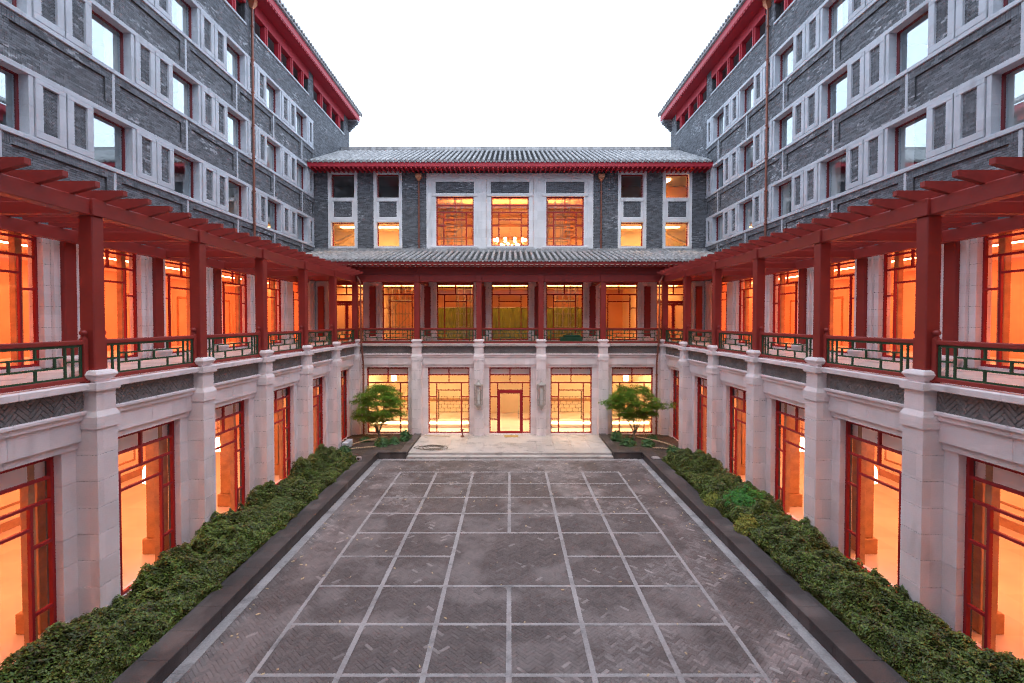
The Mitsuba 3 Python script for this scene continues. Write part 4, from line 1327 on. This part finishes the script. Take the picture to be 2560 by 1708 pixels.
# ------------------------------------------------------------------ wall lanterns beside the door
for s, where in ((-1, 'left'), (1, 'right')):
    t = thing('wall_lantern', f'tall unlit grey metal lantern on the stone pier {where} of the entrance door', 'lantern', 'lanterns beside the entrance door')
    x, y = s * 1.79, YC - .28 - .26
    hexp = lambda r, z: [(x + r * math.cos(math.pi / 6 + i * math.pi / 3), y + r * math.sin(math.pi / 6 + i * math.pi / 3), z) for i in range(6)]
    put('roof', lathe([(0, 3.14), (.26, 3.14), (.26, 3.20), (.13, 3.26), (.07, 3.32), (.05, 3.36), (.07, 3.40), (.045, 3.45), (0, 3.47)], 6, (x, y, 0)), 'lantern_metal', t)
    put('base', lathe([(0, 1.72), (.02, 1.72), (.05, 1.80), (.10, 1.88), (.14, 1.95), (.20, 2.0), (.20, 2.06), (0, 2.06)], 6, (x, y, 0)), 'lantern_metal', t)
    for i in range(6):
        a = i * math.pi / 3
        put('cage_bar', tube([(x + .215 * math.cos(a), y + .215 * math.sin(a), 2.0), (x + .215 * math.cos(a), y + .215 * math.sin(a), 3.16)], .022, 6), 'lantern_metal', t)
    for z in (2.3, 2.85):
        put('cage_ring', tube([(x + .215 * math.cos(a), y + .215 * math.sin(a), z) for a in np.arange(7) * math.pi / 3], .016, 5, cap=False), 'lantern_metal', t)
    put('glass_cylinder', lathe([(0, 2.07), (.105, 2.07), (.105, 2.98), (.08, 3.05), (0, 3.05)], 14, (x, y, 0)), 'lantern_glass', t, smooth=40)
    put('wall_plate', cbox(x - .07, x + .07, YC - .30, YC - .277, 2.2, 3.0, .006), 'lantern_metal', t)
    for z in (2.03, 3.17):
        put('arm', boxes([[x - .02, x + .02, y + .15, YC - .298, z - .015, z + .015]]), 'lantern_metal', t)

# ------------------------------------------------------------------ planting
def leaves(p, n, size, aspect=.55, cols=None, r=rng):
    """folded leaves at the points p facing the directions n: (vertices, faces, colours)"""
    m = len(p)
    n = n / (np.linalg.norm(n, axis=1, keepdims=True) + 1e-9)
    a = np.cross(n, r.normal(size=(m, 3))); a /= np.linalg.norm(a, axis=1, keepdims=True) + 1e-9
    b = np.cross(n, a)
    L = (size * r.uniform(.6, 1.25, m))[:, None]
    Wd = L * aspect
    v = np.stack([p - a * L / 2, p + b * Wd / 2 - n * Wd * .18, p + a * L / 2 - n * L * .1, p - b * Wd / 2 - n * Wd * .18], 1)
    f = (np.arange(m)[:, None, None] * 4 + np.array([[0, 2, 1], [0, 3, 2]])[None]).reshape(-1, 3)
    return v.reshape(-1, 3), f, np.repeat(cols, 4, 0)


def tint(m, base, spread, r=rng, warm=.0):
    k = r.uniform(1 - spread, 1 + spread, (m, 1))
    c = np.array(base) * k
    c[:, 0] *= r.uniform(.8, 1.25 + warm, m)
    return np.clip(c, .004, .9)


def hedge(s, where):
    t = thing('hedge', f'dense dark green clipped hedge filling the {where} planter below the windows', 'hedge', 'hedges in the two planters', 'stuff')
    r = np.random.default_rng(11 + s)
    N = 150000
    y = 2.5 + (23.6 - 2.5) * r.uniform(0, 1, N)
    sx, sz = np.array([7.10, 7.16, 7.40, 7.80, 8.25, 8.64]), np.array([.24, .48, .66, .80, .90, .90])
    sl_ = np.r_[0, np.cumsum(np.hypot(np.diff(sx), np.diff(sz)))]
    u = r.uniform(0, sl_[-1], N)
    ex = np.minimum(1, (23.7 - y) / 1.2).clip(0, 1) ** .5
    X, Z = np.interp(u, sl_, sx), .22 + (np.interp(u, sl_, sz) - .22) * ex
    th = np.interp(u, sl_, [0, .25, .9, 1.25, 1.45, 1.57])
    nx, nz = -np.cos(th), np.sin(th)
    q = np.c_[X, y, Z]
    big = meshkit.fbm(q * [1.3, 1.0, 1.3] + 30 + 9 * s, 2, 4) - .5
    cl = meshkit.noise(q * 3.6 + 11, 3) - .5
    fine = meshkit.noise(q * 9 + 5, 8) - .5
    d = .75 * big + .42 * cl + .18 * fine - r.uniform(0, .10, N)
    p = np.c_[X + nx * d * .7, y + r.normal(0, .02, N), Z + nz * d]
    p[:, 2] = np.maximum(p[:, 2], .20)
    p[:, 0] = np.minimum(p[:, 0], 8.70)
    p[:, 0] *= s
    nrm = np.c_[nx * s, np.zeros(N), nz + .25] + r.normal(0, .55, (N, 3))
    kind = meshkit.noise(np.c_[p[:, 0] * 1.6, p[:, 1] * 1.6, p[:, 2]] + 77, 2)
    col = tint(N, (.070, .094, .018), .65, r)
    fresh = (r.uniform(size=N) < .20 + .5 * (kind > .62))
    col[fresh] = tint(fresh.sum(), (.11, .165, .028), .35, r)
    dry = r.uniform(size=N) < .05 + .10 * (kind < .25)
    col[dry] = tint(dry.sum(), (.10, .078, .030), .35, r)
    col *= (.55 + .95 * meshkit.noise(p * 4.2 + 3, 6))[:, None]          # sprigs of older and of fresh growth
    v, f, c = leaves(p, nrm, .074, .55, col, r)
    put('leaves', (v, f), 'leaf', t, color=c, kind='stuff')
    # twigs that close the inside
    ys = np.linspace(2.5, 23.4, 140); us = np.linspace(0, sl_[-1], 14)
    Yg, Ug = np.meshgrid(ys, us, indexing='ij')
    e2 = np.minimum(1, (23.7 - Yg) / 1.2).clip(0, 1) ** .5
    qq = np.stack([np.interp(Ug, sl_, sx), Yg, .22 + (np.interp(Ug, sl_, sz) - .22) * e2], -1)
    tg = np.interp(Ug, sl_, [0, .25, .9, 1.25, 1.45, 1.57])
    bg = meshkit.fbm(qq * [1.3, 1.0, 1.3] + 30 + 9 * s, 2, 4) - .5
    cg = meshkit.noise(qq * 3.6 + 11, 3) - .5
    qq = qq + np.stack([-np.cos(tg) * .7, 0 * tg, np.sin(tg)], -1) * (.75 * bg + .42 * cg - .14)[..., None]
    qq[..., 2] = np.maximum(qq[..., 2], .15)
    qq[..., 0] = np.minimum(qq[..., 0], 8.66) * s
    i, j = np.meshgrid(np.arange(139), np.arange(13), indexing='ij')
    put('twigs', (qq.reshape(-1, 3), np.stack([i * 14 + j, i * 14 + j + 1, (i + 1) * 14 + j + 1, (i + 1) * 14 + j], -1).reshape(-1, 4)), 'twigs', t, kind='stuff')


hedge(-1, 'left'); hedge(1, 'right')


def small_tree(label, base, crown_c, crown_r, seed, outliers, lean):
    t = thing('maple_tree', label, 'tree', 'small trees in front of the far facade')
    r = np.random.default_rng(seed)
    base = np.array(base); cc = np.array(crown_c); cr = np.array(crown_r)
    stems, ends = [], []
    stems.append(tube([base - [0, 0, .1], base + [0, 0, .15], base + [.01, 0, .32]], [.075, .06, .05], 9))
    for i in range(7):
        a = i * 2 * math.pi / 7 + r.uniform(-.3, .3)
        tip = cc + cr * np.array([math.cos(a) * .62, math.sin(a) * .62, r.uniform(-.45, .25)])
        m1 = base + [math.cos(a) * .17 + lean, math.sin(a) * .15, .62 + r.uniform(-.1, .1)]
        m2 = .5 * (m1 + tip) + r.normal(0, .07, 3) + [0, 0, -.05]
        stems.append(tube([base + [0, 0, .22], m1, m2, tip], [.034, .027, .019, .010], 6))
        ends.append((m1, m2, tip))
        for j in range(5):
            s0 = m2 + (tip - m2) * r.uniform(-.3, .8)
            tp = s0 + r.normal(0, 1, 3) * [.45, .45, .18] + [0, 0, .12]
            stems.append(tube([s0, .5 * (s0 + tp) + r.normal(0, .03, 3), tp], [.014, .010, .005], 5))
    put('trunk', stems, 'bark', t, smooth=50)
    P, Nn, K = [], [], []
    ncl = 165
    cents = []
    for i in range(ncl):
        d = r.normal(size=3); d /= np.linalg.norm(d)
        q = d * r.uniform(.25, 1.0) ** .45
        if q[2] < -.8: q[2] *= .9
        cents.append((cc + q * cr * (1 + .22 * (meshkit.noise(np.array([q * 2.1 + seed]), seed)[0] - .5)), r.uniform(.15, .33)))
    for o, rad, n in outliers:
        for _ in range(n):
            cents.append((np.array(o) + r.normal(0, 1, 3) * [rad, .15, rad * .30], .17))
    for c, rad in cents:
        m = int(235 * (rad / .3) ** 1.6)
        ang, rr = r.uniform(0, 2 * math.pi, m), rad * np.sqrt(r.uniform(0, 1, m))
        q = np.c_[np.cos(ang) * rr * 1.25, np.sin(ang) * rr * 1.25, r.normal(0, .045, m) - .3 * rr ** 2 / rad]
        P.append(c + q); Nn.append(np.c_[q[:, 0] * .6, q[:, 1] * .6, np.full(m, .8)] + r.normal(0, .45, (m, 3)))
        K.append(np.full(m, r.uniform(.6, 1.3)))
    P, Nn, K = np.vstack(P), np.vstack(Nn), np.concatenate(K)
    col = tint(len(P), (.175, .33, .045), .42, r) * K[:, None]
    yel = r.uniform(size=len(P)) < .12
    col[yel] = tint(yel.sum(), (.14, .15, .03), .3, r)
    v, f, c = leaves(P, Nn, .085, .42, col, r)
    put('crown', (v, f), 'leaf_thin', t, color=c)


small_tree('round dense small green tree in the left corner bed', (-7.35, 27.9, .25), (-7.32, 27.75, 2.22), (1.36, 1.05, 1.18), 3, [((-6.05, 27.5, 1.75), .18, 6), ((-8.3, 27.6, 1.5), .2, 6)], 0.0)
small_tree('spreading small green tree with side branches in the right corner bed', (6.95, 27.9, .25), (6.85, 27.75, 2.30), (1.30, 1.0, 1.10), 8, [((5.45, 27.5, 2.28), .22, 9), ((8.25, 27.3, 2.15), .30, 14), ((7.9, 27.5, 1.75), .22, 7)], 0.03)


def leafy(name, label, cat, c, rad, h, n, size, base, seed, group=None, warm=0.0, aspect=.5):
    t = thing(name, label, cat, group)
    r = np.random.default_rng(seed)
    d = r.normal(size=(n, 3)); d /= np.linalg.norm(d, axis=1, keepdims=True); d[:, 2] = np.abs(d[:, 2])
    k = r.uniform(.3, 1, n) ** .5
    p = d * k[:, None] * [rad, rad, h]
    p *= (1 + .5 * (meshkit.noise(p * 5 / max(rad, .2) + seed, seed) - .5))[:, None]
    v, f, cc = leaves(p + np.array(c), d + [0, 0, .4] + r.normal(0, .4, (n, 3)), size, aspect, tint(n, base, .4, r, warm), r)
    put('foliage', (v, f), 'leaf', t, color=cc)
    st = [tube([np.array(c) - [0, 0, .05], np.array(c) + d[i] * [rad, rad, h] * .75], [.012, .005], 5) for i in range(min(12, n))]
    put('stems', st, 'bark', t)


leafy('shrub', 'bright green rounded shrub rising out of the right hedge', 'shrub', (7.95, 16.7, .35), .78, .85, 9000, .075, (.040, .19, .022), 21)
leafy('shrub', 'yellow-green low shrub at the kerb just beyond the bright green shrub', 'shrub', (7.25, 17.6, .30), .42, .42, 2600, .06, (.17, .20, .025), 22)
leafy('shrub', 'yellow-green low shrub at the kerb on the camera side of the bright green shrub', 'shrub', (7.30, 15.3, .35), .40, .50, 2600, .06, (.20, .21, .03), 23)
leafy('shrub', 'lighter olive shrub patch in the middle of the left hedge', 'shrub', (-7.75, 16.6, .42), .62, .52, 5000, .06, (.085, .13, .030), 24)
bedp = [(-6.75, 26.3, 'low broad-leaved plant in the left bed, at the inner corner of the kerb', .42, .42), (-6.2, 26.7, 'low broad-leaved plant in the left bed, in the middle of its group', .30, .36), (-5.75, 27.4, 'tallest broad-leaved plant in the left bed, beside the terrace', .36, .62),
        (5.85, 27.4, 'tallest broad-leaved plant in the right bed, beside the terrace', .36, .58), (6.25, 26.4, 'low broad-leaved plant in the right bed, at the inner corner of the kerb', .45, .45), (7.25, 26.2, 'low broad-leaved plant in the right bed, in front of the tree', .38, .38)]
bedp += [(-7.9, 27.2, 'low plant in the left bed between the bamboo poles and the trunk', .30, .26), (7.9, 27.6, 'low plant in the right bed behind the trunk, next to the downpipe', .30, .28), (-8.3, 25.0, 'low plant in the left bed where the hedge ends', .34, .30), (8.2, 24.9, 'low plant in the right bed where the hedge ends', .36, .32)]
for i, (x, y, lb, rad, h) in enumerate(bedp):
    leafy('broad_leaved_plant', lb, 'plant', (x, y, .25), rad, h, 420, .15, (.045, .12, .035), 30 + i, 'plants in the corner beds', aspect=.6)

# ------------------------------------------------------------------ small things
t = thing('hose', 'dark hose lying in loose coils on the left part of the terrace', 'hose')
a = np.linspace(0, 2 * math.pi * 4.2, 150)
rr = .30 + .06 * np.sin(a * 1.3) + .012 * a
pts = np.c_[-4.05 + rr * np.cos(a) * 1.25, 26.1 + rr * np.sin(a) * .85 - .012 * a, TERR + .02 + .012 * np.abs(np.sin(a * 2.1)) + .004 * a / 6]
tail = [(-4.45, 26.3, .22), (-4.9, 26.25, .22), (-5.02, 25.95, .22), (-4.7, 25.7, .22), (-4.2, 25.62, .22)]
put('hose', tube(np.vstack([tail[::-1], pts]), .015, 7), 'bark', key=t, smooth=50)
t = thing('doormat', 'small straw-coloured doormat in front of the entrance door', 'doormat')
put('doormat', cbox(-.33, .47, 28.35, 28.8, TERR + .001, TERR + .02, .006), 'mat_fibre', key=t)
t = thing('standpipe', 'small copper-coloured standpipe in front of the second window from the left', 'tap')
put('post', tube([(-2.72, 28.5, TERR), (-2.72, 28.5, .62)], .035, 8), 'copper', t, smooth=40)
put('crossbar', tube([(-2.86, 28.5, .60), (-2.58, 28.5, .60)], .03, 8), 'copper', t, smooth=40)
put('foot', lathe([(0, TERR), (.11, TERR), (.11, .24), (.05, .28), (0, .28)], 10, (-2.72, 28.5, 0)), 'copper', t)
poles = [((-4.9, 28.62, .235), (-3.4, 28.45, .235), 'thin wooden stick lying on the terrace below the second window from the left', .018, 0),
         ((-8.4, 25.6, .36), (-6.8, 27.6, .42), 'long curved bamboo pole lying across the left corner bed', .025, .25),
         ((-8.5, 25.0, .33), (-6.9, 25.6, .36), 'short bamboo pole lying in the left corner bed beside the hedge', .022, .1),
         ((-7.9, 26.9, .36), (-6.9, 27.0, .36), 'short bamboo pole lying behind the trunk in the left corner bed', .02, .05),
         ((7.0, 27.5, .42), (8.5, 25.6, .36), 'long curved bamboo pole lying across the right corner bed', .03, .2),
         ((7.3, 25.5, .33), (8.4, 25.1, .33), 'short bamboo pole lying beside the right hedge', .022, .08)]
for a, b, lb, r, arch in poles:
    t = thing('pole', lb, 'pole')
    a, b = np.array(a), np.array(b)
    n_p = np.array([-(b - a)[1], (b - a)[0], 0]); n_p /= np.linalg.norm(n_p)
    ts = np.linspace(0, 1, 9)
    put('pole', tube([a + (b - a) * q_ + n_p * arch * math.sin(math.pi * q_) for q_ in ts], r, 7), 'wood_pale', key=t, smooth=40)
t = thing('junction_box', 'small white box with dark lid on the left kerb near its far end', 'box')
put('body', cbox(-7.10, -6.88, 22.95, 23.15, .347, .52, .012), 'strip', t)
put('lid', cbox(-7.04, -6.94, 22.935, 22.949, .42, .52, .004), 'black', t)
t = thing('loose_stone', 'small loose stone lying on the right kerb near its far end', 'stone')
put('loose_stone', loft([(.17, .13, .347), (.18, .14, .38), (.14, .10, .43)], (6.85, 23.4, 0)), 'strip', key=t)
t = thing('litter', 'pale mortar chips and dry leaves scattered thinly over the paving', 'litter', None, 'stuff')
chips = []
for k in range(170):
    x, y, a = rng.uniform(-6.2, 6.2), rng.uniform(8.5, 24), rng.uniform(0, math.pi)
    if k % 3 == 0: x = math.copysign(6.2 - abs(rng.normal(0, .35)), x)
    L_, W_ = rng.uniform(.012, .05), rng.uniform(.008, .022)
    v, f = loft([(L_, W_, .006), (L_ * .9, W_ * .85, .012), (L_ * .5, W_ * .5, .018)])
    R_ = np.array([[math.cos(a), math.sin(a), 0], [-math.sin(a), math.cos(a), 0], [0, 0, 1]])
    chips.append((v @ R_ + [x, y, 0], f))
put('litter', chips, 'wood_pale', key=t)
t = thing('tool_box', 'dark green tool box standing on the far veranda behind the fourth railing', 'tool box')
put('body', cbox(3.0, 4.3, YC + .7, YC + 1.3, 5.505, 5.86, .02), 'green', t)
put('lid', cbox(3.2, 4.2, YC + .75, YC + 1.25, 5.862, 5.98, .03), 'green', t)
t = thing('stone_block', 'large pale stone offcut standing against the facade in the left corner bed', 'stone')
put('stone_block', cbox(-8.55, -8.25, 25.3, 26.2, .26, .62, .03), 'stone', key=t)

# building works inside the far gallery
for x0, x1, lb in ((-6.4, -2.3, 'green netting hoarding inside the far gallery, left of its axis'), (-1.8, 2.0, 'green netting hoarding inside the far gallery, on its axis'), (2.3, 6.6, 'green netting hoarding inside the far gallery, right of its axis')):
    t = thing('netting_screen', lb, 'screen', 'green screens inside the far gallery')
    u = np.linspace(x0, x1, 40)
    y = 35.6 + .05 * np.sin(u * 9) + .03 * np.sin(u * 23)
    v = np.r_[np.c_[u, y, np.full(40, 5.52)], np.c_[u, y, 7.75 + .04 * np.sin(u * 3)]]
    v2 = v + [0, .02, 0]
    fq = [[j, j + 1, j + 41, j + 40] for j in range(39)]
    put('sheet', [(v, np.array(fq)), (v2, np.array(fq)[:, ::-1])], 'netting', t)
    put('rail', tube([(x0, 35.62, 7.76), (x1, 35.62, 7.76)], .03, 6), 'steel', t)
for x0, z0, y0, lb in ((-4.6, 11.4, 33.6, 'steel scaffold in the upper hall behind the left lattice window'), (2.6, 11.4, 33.6, 'steel scaffold in the upper hall behind the right lattice window'), (-8.2, 5.5, 34.0, 'steel scaffold tower inside the far gallery behind the leftmost window'), (-3.6, 5.5, 34.0, 'steel scaffold tower inside the far gallery behind the second window'), (3.2, 5.5, 34.0, 'steel scaffold tower inside the far gallery behind the fourth window')):
    t = thing('scaffold', lb, 'scaffold', 'scaffold towers inside the far hall')
    for i in range(4):
        for j in (0, 1):
            put('upright', tube([(x0 + i * .45, y0 + j * 1.1, z0), (x0 + i * .45, y0 + j * 1.1, z0 + 3.7)], .022, 6), 'steel', t)
    for z in (.9, 1.8, 2.7, 3.5):
        for j in (0, 1):
            put('ledger', tube([(x0 - .1, y0 + j * 1.1, z0 + z), (x0 + 1.45, y0 + j * 1.1, z0 + z)], .02, 6), 'steel', t)
    for z in (.1, 1.8):
        put('brace', tube([(x0, y0 - .03, z0 + z), (x0 + 1.35, y0 - .03, z0 + z + 1.6)], .016, 6), 'steel', t)
t = thing('step_ladder', 'open step ladder inside the far gallery behind the rightmost window', 'ladder')
for sg in (-1, 1):
    for e in (0, 1):
        put('rail', tube([(6.2 + sg * .28 * 1.0, 34.0 + (e - .5) * 1.1, 5.5), (6.2 + sg * .17, 34.0 + (e - .5) * .1, 8.6)], .025, 6), 'wood', t)
for k in range(8):
    q_ = (k + 1) / 9
    put('rung', boxes([[6.2 - .28 + .11 * q_, 6.2 + .28 - .11 * q_, 33.45 + .5 * q_ - .03, 33.45 + .5 * q_ + .03, 5.5 + 3.1 * q_ - .015, 5.5 + 3.1 * q_ + .015]]), 'wood', t)
for s, where in ((-1, 'left'), (1, 'right')):
    for x, lb in ((3.55, 'inner'), (7.1, 'outer')):
        t = thing('lattice_screen', f'low dark lattice screen inside the hall ground floor, {lb} one on the {where}', 'screen', 'lattice screens inside the hall ground floor')
        bars_ = []
        for z in (.95, 1.2, 1.45, 1.7, 1.95):
            bars_.append([s * x - 1.05, s * x + 1.05, 32.2, 32.225, z - .012, z + .012])
        for r_ in range(4):
            for c_ in range(6):
                u = s * x - 1.05 + (c_ + .5 * (r_ % 2)) * .38
                bars_.append([u - .012, u + .012, 32.202, 32.223, .95 + .25 * r_, 1.2 + .25 * r_])
        put('lattice', boxes(bars_), 'wood_dark', t)
        for u in (s * x - 1.05, s * x + 1.05):
            put('post', boxes([[u - .03, u + .03, 32.18, 32.24, TERR - .02, 2.3]]), 'wood_dark', t)

# ------------------------------------------------------------------ lamps inside (the evening light in the windows)
def light_strip(label, b, k, color=LAMP, weight=1.0, faces=(0, 1, 2, 3, 5), group='light strips on the ceilings'):
    t = thing('light_strip', label, 'lamp', group)
    put('light_strip', boxes([b], skip=faces), 'lamp_body', key=t, emitter=emitter(color, k, weight))
for s, where in ((-1, 'left'), (1, 'right')):
    a, b = sorted((s * 12.0, s * 12.6))
    light_strip(f'warm light strip on the ground-floor ceiling of the {where} wing', [a, b, 1.0, 28.5, 4.47, 4.49], 1.0, color=LAMP * [1, .70, .95], weight=1.2)
    a, b = sorted((s * 15.2, s * 15.6))
    light_strip(f'warm light strip on the gallery ceiling of the {where} wing', [a, b, 1.0, 32.0, 9.20, 9.24], 1.75, color=LAMP * [1, .64, .85], weight=1.2)
    for n, y in enumerate((12.6, 16.45, 20.5)):
        t = thing('pendant_lamp', f'glowing white pendant lamp inside the {where} ground floor, {ORD[n]} from the camera', 'lamp', 'pendant lamps inside the ground floors')
        put('shade', lathe([(0, 1.45), (.11, 1.45), (.13, 1.5), (.10, 1.95), (.05, 2.02), (0, 2.02)], 10, (s * 12.0, y, 0)), 'lamp_body', t, emitter=emitter(LAMP * [1, 1.3, 1.8], 1.6, .06))
        put('cord', tube([(s * 12.0, y, 2.03), (s * 12.0, y, 4.46)], .01, 5), 'black', t)
    t = thing('pendant_lamp', f'glowing pendant lamp inside the hall behind the {where} outermost ground-floor window', 'lamp', 'pendant lamps inside the ground floors')
    put('shade', lathe([(0, 3.10), (.15, 3.10), (.17, 3.2), (.12, 3.6), (.06, 3.68), (0, 3.68)], 10, (s * 7.2, 31.0, 0)), 'lamp_body', t, emitter=emitter(LAMP * [1, 1.3, 1.8], 1.6, .06))
    put('cord', tube([(s * 7.2, 31.0, 3.69), (s * 7.2, 31.0, 4.44)], .01, 5), 'black', t)
    a, b = sorted((s * 2.3, s * 8.6))
    light_strip(f'warm cove light along the low bench inside the hall, {where} side', [a, b, 30.93, 30.97, .42, .56], 1.1, color=LAMP * [1, 1.3, 2.0], faces=(0, 1, 3, 4, 5), weight=.25, group='cove lights along the benches')
    a, b = sorted((s * 7.2, s * 11.5))
    light_strip(f'warm light strip in the {where} rooms of the upper hall storey', [a, b, 34.0, 34.5, 13.17, 13.20], 1.2, color=LAMP * [1, 1.3, 1.6], weight=.5)
light_strip('warm light strip on the ground-floor ceiling of the hall', [-8, 8, 31.8, 32.4, 4.40, 4.44], 1.15, color=LAMP * [1, 1.8, 3.2], weight=1)
light_strip('warm light strip on the gallery ceiling of the hall', [-11.5, 11.5, 34.4, 34.7, 9.22, 9.26], 1.6, weight=1)
light_strip('warm light strip on the ceiling of the upper hall', [-4.5, 4.5, 36.6, 37.2, 16.34, 16.38], 2.6, color=LAMP * [1, 1.3, 1.8], weight=.6)
t = thing('ceiling_lamp', 'glowing round ceiling lamp behind the top right window of the hall', 'lamp')
put('ceiling_lamp', lathe([(0, 16.30), (.36, 16.30), (.40, 16.38), (0, 16.39)], 20, (10.5, 34.3, 0)), 'lamp_body', key=t, emitter=emitter(LAMP * [1, 1.1, 1.2], 1.8, .2))
t = thing('chandelier', 'glowing chandelier of many small globes behind the middle upper window', 'chandelier')
put('ring', tube([(1.05 * math.cos(a), 34.6 + .6 * math.sin(a), 12.15) for a in np.linspace(0, 2 * math.pi, 25)], .025, 6, cap=False), 'copper_bright', t)
put('stem', tube([(0, 34.6, 12.15), (0, 34.6, 16.3)], .02, 6), 'copper_bright', t)
g_ = []
for k in range(10):
    a = 2 * math.pi * k / 10
    g_.append(lathe([(0, -.11), (.08, -.07), (.11, 0), (.08, .07), (0, .11)], 10, (1.05 * math.cos(a), 34.6 + .6 * math.sin(a), 12.38)))
for k in range(6):
    a = 2 * math.pi * k / 6 + .3
    g_.append(lathe([(0, -.09), (.065, -.06), (.09, 0), (.065, .06), (0, .09)], 10, (.6 * math.cos(a), 34.6 + .4 * math.sin(a), 12.05)))
put('globes', g_, 'lamp_body', t, emitter=emitter(LAMP * [1, 1.2, 1.5], 2.2, .2))
for k_, z_, s_, lb in ((6, 13.15, -1, 'warm ceiling light in the lit lowest-row window of the left wing'), (7, 16.25, -1, 'warm ceiling light in the lit middle-row window of the left wing')):
    a, b = sorted((s_ * 14.0, s_ * 14.8))
    light_strip(lb, [a, b, BAY[k_] - .5, BAY[k_] + .5, z_ - .02, z_], .5, weight=.08, group='ceiling lights in the lit wing rooms')
t = thing('exit_sign', 'small glowing green exit sign low inside the nearest left gallery window', 'sign')
put('exit_sign', boxes([[-13.5, -13.2, 10.02, 10.05, 5.95, 6.08]]), 'lamp_body', key=t, emitter=emitter((.05, 1.0, .12), .5, .03))
